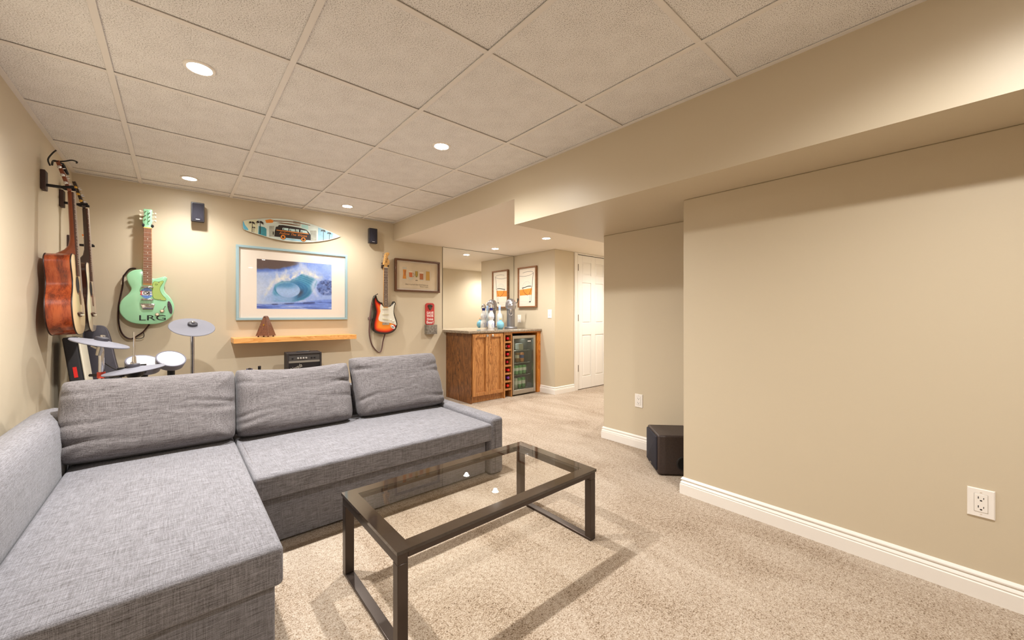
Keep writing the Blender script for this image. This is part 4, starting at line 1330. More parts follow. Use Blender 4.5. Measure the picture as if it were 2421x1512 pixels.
MB()._add([(-0.284, -0.18, 0.02), (0.286, -0.18, 0.02), (0.286, 0.177, 0.02), (-0.284, 0.177, 0.02)], [(0, 1, 2, 3)]).build('glass', GLASSM, t)

# whisky glass print on the bar side wall
t = thing('whisky_picture', 'tall framed drawing of an amber drink in a glass beside the mirror', 'picture', (XN, 4.165, 1.49), 'W')
frame_parts(t, -0.195, 0.2, -0.297, 0.297, 0.02, 0.034, FRAMEL, 0.012)
MB().box(-0.175, 0.18, -0.277, 0.277, 0.0122, 0.015).build('print', P('paper_white', S(236, 224, 206), 0.8), t)
dw = MB(); z = 0.0154
dm = [P('ink_line', S(52, 54, 62), 0.7), P('amber_wash', S(240, 146, 52), 0.7, var=0.1, vscale=30), P('ice_wash', S(196, 192, 190), 0.7), P('amber_dark', S(150, 84, 34), 0.7)]
dw.flat([(-0.14, -0.033), (0.13, -0.02), (0.124, -0.115), (-0.135, -0.12)], z, 1)
stroke(spline([(-0.14, 0.172), (-0.03, 0.162), (0.07, 0.17), (0.13, 0.185), (0.155, 0.204), (0.12, 0.222), (0.03, 0.226), (-0.07, 0.214)], 5, False), 0.004, z + 0.0004, dw, 0)
stroke([(0.155, 0.204), (0.142, 0.1), (0.13, -0.01)], 0.008, z + 0.0004, dw, 0)
stroke([(0.13, -0.02), (0.118, -0.12), (0.108, -0.207)], 0.005, z + 0.0004, dw, 0)
stroke([(0.085, -0.09), (0.08, -0.212)], 0.004, z + 0.0004, dw, 0)
stroke(spline([(-0.085, -0.01), (-0.02, 0.0), (0.05, 0.012), (0.115, 0.01)], 4, False), 0.011, z + 0.0004, dw, 0)
stroke(spline([(-0.07, -0.005), (-0.04, -0.07), (0.02, -0.112), (0.05, -0.112)], 4, False), 0.009, z + 0.0004, dw, 3)
stroke(spline([(0.12, 0.0), (0.1, -0.06), (0.06, -0.108)], 4, False), 0.008, z + 0.0004, dw, 3)
stroke(spline([(-0.07, 0.0), (-0.055, 0.05), (-0.01, 0.078), (0.05, 0.08), (0.085, 0.05), (0.1, 0.01)], 5, False), 0.005, z + 0.0004, dw, 2)
stroke(spline([(-0.03, 0.02), (-0.02, 0.06), (0.0, 0.03), (0.02, 0.07), (0.05, 0.035), (0.06, 0.07)], 4, False), 0.003, z + 0.0005, dw, 2)
stroke(spline([(-0.13, -0.207), (-0.03, -0.212), (0.06, -0.216), (0.108, -0.207)], 4, False), 0.003, z + 0.0004, dw, 2)
stroke(spline([(-0.12, -0.245), (-0.02, -0.25), (0.07, -0.235), (0.11, -0.21)], 4, False), 0.003, z + 0.0004, dw, 2)
dw.flat([(0.06, -0.222), (0.1, -0.224), (0.106, -0.205), (0.075, -0.207)], z + 0.0005, 0)
dw.v = [(x - 0.028, y, z_) for x, y, z_ in dw.v]
dw.build('ink_drawing', dm, t)
MB()._add([(-0.176, -0.278, 0.022), (0.181, -0.278, 0.022), (0.181, 0.278, 0.022), (-0.176, 0.278, 0.022)], [(0, 1, 2, 3)]).build('glass', GLASSM, t)

# bottle opener plaque
t = thing('bottle_opener_plaque', 'red wall plaque with a bottle opener above a tin cap catcher', 'sign', (2.462, YB, 1.04), 'S')
MB().slab(rrect(-0.062, 0.062, -0.085, 0.195, 0.03), [(0, 0.0), (0, 0.014), (0.002, 0.016)]).build('board', P('plaque_red', S(190, 52, 48), 0.5, var=0.1, vscale=30), t)
WT = P('plaque_text', S(240, 232, 226), 0.5)
text('SAVE', 0.046, WT, t, (0.0, 0.068, 0.0163), width=0.098, bold=0.001)
text('WATER', 0.042, WT, t, (0.0, 0.03, 0.0163), width=0.098, bold=0.001)
text('Drink', 0.04, WT, t, (0.0, -0.012, 0.0163), width=0.092, bold=0.001)
text('Beer!', 0.046, WT, t, (0.0, -0.052, 0.0163), width=0.098, bold=0.001)
op = MB()
op.slab(spline([(-0.034, 0.16), (-0.02, 0.176), (0.02, 0.176), (0.034, 0.16), (0.024, 0.135), (0.012, 0.112), (0, 0.104), (-0.012, 0.112), (-0.024, 0.135)], 3), [(0, 0.0155), (0, 0.02), (0.003, 0.024)])
op.tube([(-0.026, 0.152, 0.024), (-0.018, 0.162, 0.036), (0.018, 0.162, 0.036), (0.026, 0.152, 0.024)], 0.005, 8)
op.build('cast_opener', P('cast_iron', S(96, 90, 84), 0.3, metal=0.9), t, smooth=45)
tin = MB()
TIN = P('galvanised_tin', S(150, 146, 140), 0.4, metal=0.7, var=0.35, vscale=45)
tin.box(-0.07, 0.072, -0.2, -0.082, 0.068, 0.07); tin.box(-0.07, -0.068, -0.2, -0.082, 0.0, 0.068); tin.box(0.07, 0.072, -0.2, -0.082, 0.0, 0.068)
tin.box(-0.068, 0.07, -0.2, -0.198, 0.0, 0.068); tin.box(-0.068, 0.07, -0.2, -0.086, 0.0, 0.002)
tin.build('cap_catcher', TIN, t)


# ------------------------------------------------------------------ guitars
def strings_and_frets(t, x0a, x1a, ya, x0b, x1b, yb, zf, nfret, mat_fb, scale_len, ybridge, dots=True, board_z=None, dz=0.0):
    """fretboard from nut (ya) to body end (yb), frets, inlays and six strings down to ybridge"""
    z0 = board_z if board_z is not None else zf - 0.006
    fb = MB().slab([(x0a, ya), (x1a, ya), (x1b, yb), (x0b, yb)], [(0, z0), (0, zf)])
    fb.build('fretboard', mat_fb, t)
    fr = MB()
    pos = []
    for k in range(1, nfret + 1):
        y = ya - scale_len * (1 - 2 ** (-k / 12))
        if y < yb + 0.002:
            break
        pos.append(y)
        f = (ya - y) / (ya - yb)
        fr.box(x0a + (x0b - x0a) * f, x1a + (x1b - x1a) * f, y - 0.0011, y + 0.0011, zf, zf + 0.0012)
    o = fr.build('frets', P('fret_wire', S(222, 214, 198), 0.3, metal=0.8), t)
    o['kind'] = 'stuff'
    if dots:
        dt = MB()
        for k in (3, 5, 7, 9, 12, 15, 17, 19):
            if k < len(pos):
                y = (pos[k - 1] + (pos[k - 2] if k > 1 else ya)) / 2
                f = (ya - y) / (ya - yb)
                cx = ((x0a + x1a) + ((x0b + x1b) - (x0a + x1a)) * f) / 2
                dt.flat(circle(cx, y, 0.0036, n=10), zf + 0.0004)
        dt.build('inlay_dots', P('pearl', S(236, 230, 216), 0.3), t)['kind'] = 'stuff'
    for k in range(6):
        f = (k + 0.5) / 6
        a = x0a + (x1a - x0a) * f
        xe = x0b + (x1b - x0b) * f
        fe = (ya - ybridge) / (ya - yb)
        b = a + (xe - a) * fe
        MB().tube([(a, ya + 0.004, zf + 0.004), (b, ybridge, zf + 0.006 + dz)], 0.00075, 5).build('string', P('string_steel', S(216, 206, 196), 0.3, metal=0.8), t)


def tuner(t, x, y, z, side, mat_btn, mat_post=CHROME):
    m = MB()
    m.lathe([(0.0045, 0), (0.0035, 0.01)], 10, c=(x - side * 0.014, y, z + 0.007))
    m.build('tuner_post', mat_post, t)
    b = MB(); b.M = Matrix.Translation((x + side * 0.012, y, z - 0.004)) @ Matrix.Rotation(side * PI / 2, 4, 'Y')
    b.lathe([(0.0035, -0.014), (0.0035, 0.0), (0.008, 0.002), (0.0095, 0.007), (0.008, 0.012), (0.003, 0.0135)], 12)
    b.build('tuner_button', mat_btn, t, smooth=50)


def hanger(label, loc, face, out, w=0.052, tilt=0.0, block=(0.07, 0.115), mat=None, group='black guitar hangers'):
    """wall hanger: block, arm and U-shaped yoke; origin on the wall at the arm"""
    t = thing('guitar_hanger', label, 'hanger', loc, face, group=group)
    mat = mat or BLACK
    bw, bh = block
    MB().box(-bw / 2, bw / 2, -bh * 0.28, bh * 0.72, 0.0, 0.02).build('wall_block', P('hanger_block', S(66, 44, 40), 0.6), t, bevel=0.003)
    MB().tube([(0, 0, 0.02), (0, 0, out - 0.016)], 0.009, 10).build('arm', mat, t, smooth=50)
    y = MB()
    h = w / 2
    y.tube(spline([(-h, 0.003, out + 0.03), (-h, 0.0, out + 0.006), (-h * 0.7, -0.002, out - 0.014), (0, -0.002, out - 0.018), (h * 0.7, -0.002, out - 0.014), (h, 0.0, out + 0.006), (h, 0.003, out + 0.03)], 3, False), 0.0085, 10)
    y.build('yoke', P('yoke_foam', S(24, 20, 22), 0.8), t, smooth=50)
    return t


# mint green single-cut electric on the back wall
mg = thing('electric_guitar', 'mint green single cutaway electric guitar hanging on the back wall', 'guitar', (-0.19, YB, 1.20), 'S', group='hanging guitars')
mbody = [(-0.021, 0.255), (-0.047, 0.255), (-0.076, 0.247), (-0.103, 0.225), (-0.116, 0.197), (-0.114, 0.169), (-0.103, 0.133), (-0.091, 0.105), (-0.092, 0.081), (-0.108, 0.051), (-0.134, 0.018), (-0.152, -0.018), (-0.157, -0.059), (-0.153, -0.099), (-0.137, -0.131), (-0.114, -0.16), (-0.076, -0.182), (-0.035, -0.191), (0.019, -0.193), (0.069, -0.189), (0.113, -0.17), (0.151, -0.136), (0.169, -0.094), (0.174, -0.046), (0.167, -0.008), (0.145, 0.039), (0.119, 0.072), (0.11, 0.102), (0.113, 0.136), (0.125, 0.175), (0.129, 0.196), (0.116, 0.209), (0.1, 0.205), (0.075, 0.195), (0.041, 0.186), (0.015, 0.215)]
out = spline(mbody, 3)
B0, B1 = 0.032, 0.078
MB().slab(out, [(0.006, B0), (0.0, B0 + 0.006), (0, B1 - 0.006), (0.003, B1 - 0.0015), (0.007, B1)]).build('body', MINT, mg, smooth=60)
MB().slab([(-0.0155, 0.60), (0.0335, 0.604), (0.036, 0.13), (-0.02, 0.13)], [(0.008, B1 - 0.024), (0.0, B1 - 0.01), (0, B1 + 0.003)]).build('neck', MAPLE, mg, smooth=50)
strings_and_frets(mg, -0.0145, 0.0325, 0.598, -0.0195, 0.0355, 0.148, B1 + 0.009, 21, ROSEL, 0.648, -0.03, board_z=B1 + 0.003)
MB().slab(spline([(-0.017, 0.753), (0.009, 0.757), (0.035, 0.757), (0.037, 0.724), (0.034, 0.694), (0.038, 0.657), (0.027, 0.622), (0.0325, 0.606), (-0.0145, 0.606), (-0.011, 0.62), (-0.021, 0.641), (-0.02, 0.67), (-0.013, 0.715)], 3), [(0.002, B1 - 0.014), (0, B1 - 0.012), (0, B1 + 0.001), (0.002, B1 + 0.003)]).build('headstock', MINT, mg, smooth=50)
MB().box(-0.0155, 0.0335, 0.598, 0.605, B1, B1 + 0.011).build('nut', P('nut_amber', S(222, 172, 84), 0.4), mg)
for k, y in enumerate((0.734, 0.703, 0.672)):
    tuner(mg, -0.017, y, B1, -1, CREAM); tuner(mg, 0.036, y - 0.006, B1, 1, CREAM)
text('D\nA\nN\nE\nL\nE\nC\nT\nR\nO', 0.0165, P('logo_dark_green', S(50, 110, 80), 0.5), mg, (0.009, 0.684, B1 + 0.0036), spacing=0.72)
PGM = P('pickguard_olive', S(178, 204, 116), 0.2, coat=0.4)
pgp = spline([(0.041, 0.153), (0.075, 0.161), (0.1, 0.171), (0.105, 0.161), (0.087, 0.122), (0.084, 0.088), (0.1, 0.05), (0.121, 0.021), (0.116, 0.007), (0.081, 0.012), (0.041, 0.032)], 3)
MB().slab(pgp, [(0, B1), (0, B1 + 0.0025)]).build('pickguard', PGM, mg)
ol = MB(); stroke(pgp + [pgp[0]], 0.0025, B1 + 0.0028, ol)
ol.build('pickguard_line', P('olive_dark', S(116, 142, 44), 0.4), mg)
text('D', 0.018, P('olive_dark2', S(96, 122, 40), 0.4), mg, (0.062, 0.138, B1 + 0.003), width=0.016)
for (sx_, sy_) in ((0.078, 0.158), (0.085, 0.013)):
    MB().lathe([(0.004, 0), (0.004, 0.003), (0.002, 0.0045)], 10, c=(sx_, sy_, B1)).build('screw', CHROME, mg)
for y in (0.114, 0.012):
    MB().tube([(-0.031, y, B1 + 0.007), (-0.028, y, B1 + 0.007), (0.042, y, B1 + 0.007), (0.045, y, B1 + 0.007)], [0.004, 0.0075, 0.0075, 0.004], 14).build('lipstick_pickup', CHROME, mg, smooth=50)
st = MB(); z = B1 + 0.0006
sm_ = [P('st_blue', S(98, 148, 232), 0.3), P('st_white', S(240, 240, 244), 0.3), P('st_red', S(214, 44, 50), 0.3), P('st_ink', S(34, 32, 42), 0.3)]
st.slab(circle(0.003, 0.064, 0.037, 0.043, 32), [(0, B1), (0, z)], 0)
st.flat([(-0.034, 0.046), (0.04, 0.046), (0.0395, 0.082), (-0.0335, 0.082)], z + 0.0002, 1)
stroke(spline([(-0.022, 0.08), (-0.033, 0.076), (-0.028, 0.064), (-0.034, 0.052), (-0.022, 0.049)], 3, False), 0.006, z + 0.0005, st, 2)
stroke(spline([(-0.008, 0.077), (-0.016, 0.064), (-0.006, 0.052), (0.004, 0.062), (-0.004, 0.078), (0.01, 0.078), (0.014, 0.064), (0.006, 0.054), (0.012, 0.07), (0.02, 0.074), (0.018, 0.062), (0.016, 0.044)], 3, False), 0.0045, z + 0.0005, st, 3)
for yy in (0.064, 0.083, 0.046):
    st.flat(circle(0.028, yy, 0.005, n=8), z + 0.0005, 0)
st.build('oval_sticker', sm_, mg)['label'] = 'oval blue and white sticker'
br = MB()
br.slab([(-0.036, -0.022), (0.054, -0.022), (0.043, -0.072), (-0.022, -0.072)], [(0, B1), (0, B1 + 0.006), (0.004, B1 + 0.008)])
br.box(-0.028, 0.042, -0.034, -0.026, B1 + 0.008, B1 + 0.013)
br.build('bridge', CHROME, mg, bevel=0.001)
for (kx, ky) in ((0.097, -0.083), (0.067, -0.112)):
    MB().lathe([(0.0125, 0), (0.0125, 0.01), (0.0115, 0.012)], 20, c=(kx, ky, B1)).build('knob_skirt', P('knob_rim', S(120, 40, 44), 0.3), mg, smooth=40)
    MB().lathe([(0.01, 0.011), (0.01, 0.017), (0.008, 0.019)], 20, c=(kx, ky, B1)).build('knob_cap', P('knob_cream', S(246, 226, 196), 0.3), mg, smooth=40)
MB().tube([(0.107, -0.066, B1), (0.112, -0.056, B1 + 0.008), (0.118, -0.042, B1 + 0.015)], [0.004, 0.003, 0.0045], 8).build('toggle_switch', CHROME, mg)
bo = MB(); bo.M = Matrix.Translation((0.147, -0.052, B1)) @ Matrix.Rotation(R(9), 4, 'Z')
bo.slab(circle(0, 0, 0.0135, 0.055, 28), [(0, 0), (0, 0.003), (0.003, 0.005)])
bo.build('side_badge', P('badge_pewter', S(96, 84, 92), 0.35, metal=0.6, var=0.4, vscale=120), mg)
INKG = P('ink_green_black', S(22, 34, 28), 0.4)
text('LRG', 0.062, INKG, mg, (0.039, -0.142, B1 + 0.0008), width=0.162, ext=0.0006, bold=0.0002)
strap = MB()
strap.tube(spline([(-0.065, 0.268, 0.02), (-0.1, 0.262, 0.02), (-0.128, 0.215, 0.03), (-0.138, 0.19, 0.03), (-0.142, 0.12, 0.03), (-0.150, 0.06, 0.03), (-0.164, -0.04, 0.03), (-0.166, -0.152, 0.03), (-0.154, -0.241, 0.03), (-0.127, -0.294, 0.03), (-0.089, -0.311, 0.03), (-0.051, -0.284, 0.03), (-0.02, -0.255, 0.03), (0.012, -0.205, 0.04), (0.016, -0.192, 0.05)], 4, False), 0.018, 8, flat=0.3)
strap.build('strap', P('strap_red_black', S(54, 24, 22), 0.8, var=0.7, vscale=55), mg, smooth=50)
MB().tube(spline([(-0.05, -0.284, 0.034), (-0.075, -0.302, 0.036), (-0.045, -0.312, 0.036), (-0.018, -0.3, 0.036), (-0.016, -0.272, 0.036), (-0.024, -0.258, 0.034)], 3, False), 0.006, 8, flat=0.4).build('strap_loop', P('strap_black', S(32, 24, 24), 0.8), mg, smooth=50)
hanger('black hanger holding the mint green guitar', (-0.18, YB, 1.20 + 0.622), 'S', 0.055, 0.056, block=(0.045, 0.07))

def burst_top(t, outline, z, step=0.004):
    """lacquered face: black rim, red band, amber centre, by distance from the outline"""
    o = np.array([p[:2] for p in ccw(outline)])
    x0, y0 = o.min(0); x1, y1 = o.max(0)
    nx, ny = int((x1 - x0) / step) + 1, int((y1 - y0) / step) + 1
    gx, gy = np.meshgrid(x0 + np.arange(nx) * step, y0 + np.arange(ny) * step)
    inside = np.zeros(gx.shape, bool); dist = np.full(gx.shape, 9.0)
    for a, b in zip(o, np.roll(o, -1, 0)):
        c = (a[1] > gy) != (b[1] > gy)
        with np.errstate(divide='ignore', invalid='ignore'):
            xi = (b[0] - a[0]) * (gy - a[1]) / (b[1] - a[1]) + a[0]
        inside ^= c & (gx < xi)
        d = b - a; L = max(1e-12, d @ d)
        k = np.clip(((gx - a[0]) * d[0] + (gy - a[1]) * d[1]) / L, 0, 1)
        dist = np.minimum(dist, np.hypot(gx - a[0] - k * d[0], gy - a[1] - k * d[1]))
    dd = np.where(inside, dist, -1)
    stops = np.array([0.0, 0.018, 0.026, 0.036, 0.052, 0.075])
    cl = np.array([S(20, 12, 11), S(26, 10, 9), S(150, 18, 9), S(222, 44, 14), S(242, 104, 24), S(250, 150, 44)])
    rgb = np.stack([np.interp(dd, stops, cl[:, q]) for q in range(3)], -1)
    mb = MB()
    vs = [(gx[j, i], gy[j, i], z) for j in range(ny) for i in range(nx)]
    fs = [(j * nx + i, j * nx + i + 1, (j + 1) * nx + i + 1, (j + 1) * nx + i) for j in range(ny - 1) for i in range(nx - 1) if min(dd[j, i], dd[j, i + 1], dd[j + 1, i], dd[j + 1, i + 1]) > 0.012]
    m = mat_vcol('sunburst_lacquer', 0.15)
    m.node_tree.nodes['Principled BSDF'].inputs['Coat Weight'].default_value = 0.6
    ob = mb._add(vs, fs).build('sunburst_face', m, t)
    at = ob.data.color_attributes.new('Col', 'FLOAT_COLOR', 'POINT')
    at.data.foreach_set('color', np.concatenate([rgb, np.ones(rgb.shape[:2] + (1,))], -1).astype(np.float32).ravel())
    bm = bmesh.new(); bm.from_mesh(ob.data)
    bmesh.ops.delete(bm, geom=[v for v in bm.verts if not v.link_faces], context='VERTS')
    bm.to_mesh(ob.data); bm.free()


# sunburst double-cut electric on the back wall
sg = thing('electric_guitar', 'red and black sunburst double cutaway electric guitar hanging on the back wall', 'guitar', (1.87, YB, 1.08), 'S', group='hanging guitars')
sbody = [(-0.143, 0.231), (-0.159, 0.212), (-0.17, 0.159), (-0.159, 0.095), (-0.148, 0.043), (-0.159, -0.021), (-0.175, -0.095), (-0.172, -0.158), (-0.149, -0.191), (-0.106, -0.211), (-0.04, -0.221), (0.027, -0.217), (0.084, -0.192), (0.119, -0.149), (0.128, -0.099), (0.113, -0.044), (0.093, 0.011), (0.086, 0.055), (0.096, 0.11), (0.107, 0.137), (0.096, 0.162), (0.073, 0.162), (0.061, 0.137), (0.039, 0.109), (-0.001, 0.097), (-0.045, 0.108), (-0.056, 0.145), (-0.078, 0.152), (-0.106, 0.173), (-0.119, 0.202), (-0.129, 0.229)]
C0, C1 = 0.032, 0.074
MB().slab(spline(sbody, 3), [(0.008, C0), (0.0, C0 + 0.009), (0, C1 - 0.009), (0.003, C1 - 0.002), (0.008, C1)]).build('body', P('burst_black', S(20, 12, 11), 0.15, coat=0.6), sg, smooth=60)
burst_top(sg, spline(sbody, 3), C1 + 0.0004)
MB().slab([(-0.043, 0.56), (0.002, 0.56), (0.006, 0.085), (-0.049, 0.085)], [(0.008, C1 - 0.022), (0, C1 - 0.008), (0, C1 + 0.005)]).build('neck', MAPLE, sg, smooth=50)
strings_and_frets(sg, -0.042, 0.001, 0.556, -0.048, 0.005, 0.100, C1 + 0.010, 21, ROSEW, 0.648, -0.095, board_z=C1 + 0.005)
MB().slab(spline([(-0.042, 0.558), (-0.052, 0.591), (-0.046, 0.635), (-0.038, 0.678), (-0.031, 0.717), (-0.006, 0.735), (0.022, 0.733), (0.027, 0.717), (0.01, 0.694), (0.005, 0.672), (0.025, 0.641), (0.027, 0.614), (0.016, 0.588), (0.0, 0.558)], 3), [(0.002, C1 - 0.014), (0, C1 - 0.012), (0, C1 - 0.001), (0.002, C1 + 0.001)]).build('headstock', P('head_maple', S(230, 178, 104), 0.3, coat=0.4, var=0.08, vscale=40), sg, smooth=50)
MB().box(-0.043, 0.002, 0.555, 0.561, C1, C1 + 0.012).build('nut', CREAM, sg)
for k in range(6):
    tuner(sg, -0.050 + 0.0035 * k, 0.592 + 0.0235 * k, C1 - 0.003, -1, CHROME)
text('Strat', 0.034, P('logo_ink', S(80, 44, 24), 0.5), sg, (-0.008, 0.64, C1 + 0.0013), rotz=R(75), shear=0.3)
PGW = P('pickguard_white', S(236, 232, 216), 0.25, coat=0.3)
spg = [(-0.078, 0.129), (-0.089, 0.086), (-0.082, 0.043), (-0.1, -0.011), (-0.106, -0.048), (-0.089, -0.069), (-0.04, -0.081), (0.016, -0.087), (0.061, -0.098), (0.103, -0.119), (0.111, -0.108), (0.096, -0.055), (0.078, 0.0), (0.073, 0.044), (0.078, 0.099), (0.09, 0.137), (0.084, 0.148), (0.067, 0.126), (0.039, 0.103), (-0.001, 0.095), (-0.051, 0.099)]
MB().slab(spline(spg, 2), [(0, C1), (0, C1 + 0.003)]).build('pickguard', PGW, sg)
for (a, b) in (((-0.062, 0.073), (0.012, 0.076)), ((-0.062, 0.011), (0.014, 0.011)), ((-0.062, -0.037), (0.014, -0.055))):
    d = (Vector(b) - Vector(a)); L = d.length; an = math.atan2(d.y, d.x)
    p_ = MB(); p_.M = Matrix.Translation((a[0], a[1], C1 + 0.003)) @ Matrix.Rotation(an, 4, 'Z')
    p_.slab(rrect(0, L, -0.008, 0.008, 0.007), [(0, 0), (0, 0.004), (0.002, 0.005)])
    p_.build('pickup', P('pickup_cream', S(226, 220, 190), 0.3), sg, smooth=40)
sbp = MB(); sbp.box(-0.062, 0.022, -0.112, -0.085, C1, C1 + 0.006)
for k in range(6):
    sbp.box(-0.058 + k * 0.013, -0.048 + k * 0.013, -0.106, -0.088, C1 + 0.006, C1 + 0.011)
sbp.build('bridge', CHROME, sg, bevel=0.0008)
for (kx, ky) in ((0.04, -0.055), (0.072, -0.07), (0.088, -0.096)):
    MB().lathe([(0.011, 0), (0.009, 0.012), (0.007, 0.014)], 18, c=(kx, ky, C1 + 0.003)).build('knob', PGW, sg, smooth=40)
jk = MB(); jk.M = Matrix.Translation((0.066, -0.138, C1)) @ Matrix.Rotation(R(-38), 4, 'Z')
jk.slab(circle(0, 0, 0.034, 0.018, 20), [(0, 0), (0, 0.002), (0.006, 0.004)])
jk.lathe([(0.007, 0.003), (0.006, 0.007)], 10, mi=1)
jk.build('jack_plate', [P('jack_white', S(226, 222, 220), 0.2, metal=0.4), BLACK], sg)
sp = MB()
sp.tube(spline([(-0.142, 0.219, 0.036), (-0.164, 0.15, 0.03), (-0.176, 0.06, 0.026), (-0.186, -0.02, 0.024), (-0.19, -0.1, 0.022), (-0.192, -0.2, 0.02), (-0.178, -0.286, 0.02), (-0.148, -0.365, 0.02), (-0.09, -0.43, 0.02), (-0.06, -0.428, 0.022), (-0.045, -0.38, 0.026), (-0.034, -0.3, 0.032), (-0.018, -0.228, 0.045), (-0.016, -0.215, 0.052)], 4, False), 0.02, 8, flat=0.22)
sp.build('strap', P('strap_brown', S(112, 82, 78), 0.8, var=0.2, vscale=40), sg, smooth=50)
MB().slab(rrect(-0.21, -0.165, -0.055, -0.02, 0.012), [(0, 0.02), (0, 0.032), (0.003, 0.034)]).build('strap_pad', P('strap_pad', S(118, 98, 94), 0.8), sg, smooth=40)
MB().tube([(-0.142, 0.222, 0.053), (-0.13, 0.236, 0.06), (-0.11, 0.246, 0.066)], [0.004, 0.003, 0.006], 8).build('strap_button', BLACK, sg)
hanger('black hanger holding the sunburst guitar', (1.849, YB, 1.08 + 0.575), 'S', 0.055, 0.058, block=(0.05, 0.075))


# acoustic guitars on the left wall
def acoustic(name, label, loc, tilt, side_mat, top_mat, neck_mat, head_mat, fb_mat, btn, scale=1.0, ring=True, depth=0.112, wide=1.0):
    t = thing(name, label, 'guitar' if name != 'ukulele' else 'ukulele', loc, rot=(PI / 2 + tilt, 0, PI / 2), group='hanging guitars')
    t.scale = (scale,) * 3
    half = [(0.0, -0.243), (0.09, -0.238), (0.155, -0.205), (0.192, -0.145), (0.197, -0.085), (0.178, -0.025), (0.145, 0.025), (0.126, 0.07), (0.130, 0.12), (0.143, 0.165), (0.136, 0.21), (0.10, 0.237), (0.05, 0.243)]
    pts = [(x * wide, y) for x, y in half] + [(-x * wide, y) for x, y in reversed(half) if x > 0]
    o2 = spline(pts, 4)
    D = depth
    MB().slab(o2, [(0.006, 0.0), (0.001, 0.004), (0, 0.01), (0, D - 0.006), (0.0, D - 0.003)]).build('sides_and_back', side_mat, t, smooth=60)
    MB().slab(o2, [(-0.001, D - 0.0029), (-0.001, D - 0.0005), (0.002, D + 0.001)]).build('soundboard', top_mat, t, smooth=60)
    bn = MB(); bn.tube([(x, y, D - 0.003) for x, y in inset(ccw(o2), -0.0005)], 0.0035, 6, closed=True)
    bn.tube([(x, y, 0.004) for x, y in inset(ccw(o2), 0.001)], 0.003, 6, closed=True)
    bn.build('binding', P('binding_dark', S(40, 20, 16), 0.4), t, smooth=60)
    MB().lathe([(0.05, D + 0.001), (0.05, D + 0.0016)], 32, c=(0, 0.06, 0)).build('soundhole', P('soundhole_dark', S(22, 14, 12), 0.9), t)
    rs = MB(); stroke(circle(0, 0.06, 0.056, n=40) + [(0.056, 0.06)], 0.008, D + 0.0016, rs)
    rs.build('rosette', P('rosette', S(120, 60, 40), 0.4), t)
    if ring:
        MB().slab(spline([(0.03, 0.0), (0.065, 0.03), (0.085, -0.01), (0.08, -0.06), (0.045, -0.05)], 3), [(0, D + 0.001), (0, D + 0.002)]).build('pickguard', P('tortoise', S(96, 34, 22), 0.2), t)
    MB().slab(spline([(-0.075, -0.115), (-0.03, -0.108), (0.03, -0.108), (0.075, -0.115), (0.03, -0.135), (-0.03, -0.135)], 3), [(0, D), (0, D + 0.007), (0.003, D + 0.009)]).build('bridge', ROSEW, t, smooth=50)
    for k in range(6):
        MB().lathe([(0.003, 0), (0.0035, 0.008), (0.001, 0.011)], 8, c=(-0.03 + 0.012 * k, -0.127, D + 0.007)).build('bridge_pin', CREAM, t)
    NUT = 0.628
    # neck: rounded back, deep heel at the body
    st_ = [(NUT, 0.0215, 0.020), (0.52, 0.023, 0.021), (0.42, 0.0245, 0.022), (0.34, 0.0255, 0.024), (0.30, 0.0262, 0.032), (0.275, 0.0268, 0.05), (0.256, 0.0272, 0.078), (0.243, 0.0275, 0.098)]
    vs = []; NB = 9
    for y, hw, dp in st_:
        for k in range(NB):
            a = PI * k / (NB - 1)
            vs.append((hw * math.cos(a), y, D + 0.004 - dp * math.sin(a) ** 0.8 if 0 < k < NB - 1 else D + 0.004))
    fs = []
    for a in range(len(st_) - 1):
        for k in range(NB - 1):
            fs.append((a * NB + k, (a + 1) * NB + k, (a + 1) * NB + k + 1, a * NB + k + 1))
        fs.append((a * NB, a * NB + NB - 1, (a + 1) * NB + NB - 1, (a + 1) * NB))
    fs.append(tuple(range(NB))); fs.append(tuple((len(st_) - 1) * NB + k for k in range(NB))[::-1])
    nk = MB()._add(vs, fs).build('neck', neck_mat, t, smooth=60)
    bm = bmesh.new(); bm.from_mesh(nk.data); bmesh.ops.recalc_face_normals(bm, faces=bm.faces); bm.to_mesh(nk.data); bm.free()
    strings_and_frets(t, -0.0215, 0.0215, NUT, -0.027, 0.027, 0.115, D + 0.011, 20, fb_mat, 0.645, -0.118, board_z=D + 0.004)
    MB().box(-0.0215, 0.0215, NUT, NUT + 0.006, D + 0.003, D + 0.014).build('nut', CREAM, t)
    hd = bpy.data.objects.new('headstock', None)
    hm = MB(); hm.M = Matrix.Translation((0, NUT + 0.004, D + 0.004)) @ Matrix.Rotation(R(-13), 4, 'X')
    hm.slab([(-0.0215, 0), (0.0215, 0), (0.03, 0.022), (0.037, 0.178), (0.0, 0.186), (-0.037, 0.178), (-0.03, 0.022)], [(0.001, -0.016), (0, -0.015), (0, 0.0), (0.001, 0.001)])
    h_ = hm.build('headstock', head_mat, t, bevel=0.001)
    for k in range(3):
        for s_ in (-1, 1):
            pm_ = MB(); pm_.M = hm.M @ Matrix.Translation((s_ * (0.033 + 0.002 * k), 0.042 + 0.046 * k, -0.008)) @ Matrix.Rotation(s_ * PI / 2, 4, 'Y')
            pm_.lathe([(0.0045, -0.012), (0.0035, 0.008), (0.008, 0.011), (0.0105, 0.018), (0.008, 0.025), (0.002, 0.027)], 12)
            pm_.build('tuner', btn, h_, smooth=50)
            ps = MB(); ps.M = hm.M
            ps.lathe([(0.004, 0.0), (0.0032, 0.012)], 8, c=(s_ * 0.02, 0.042 + 0.046 * k, 0.001))
            ps.build('tuner_post', CHROME, h_)
    return t


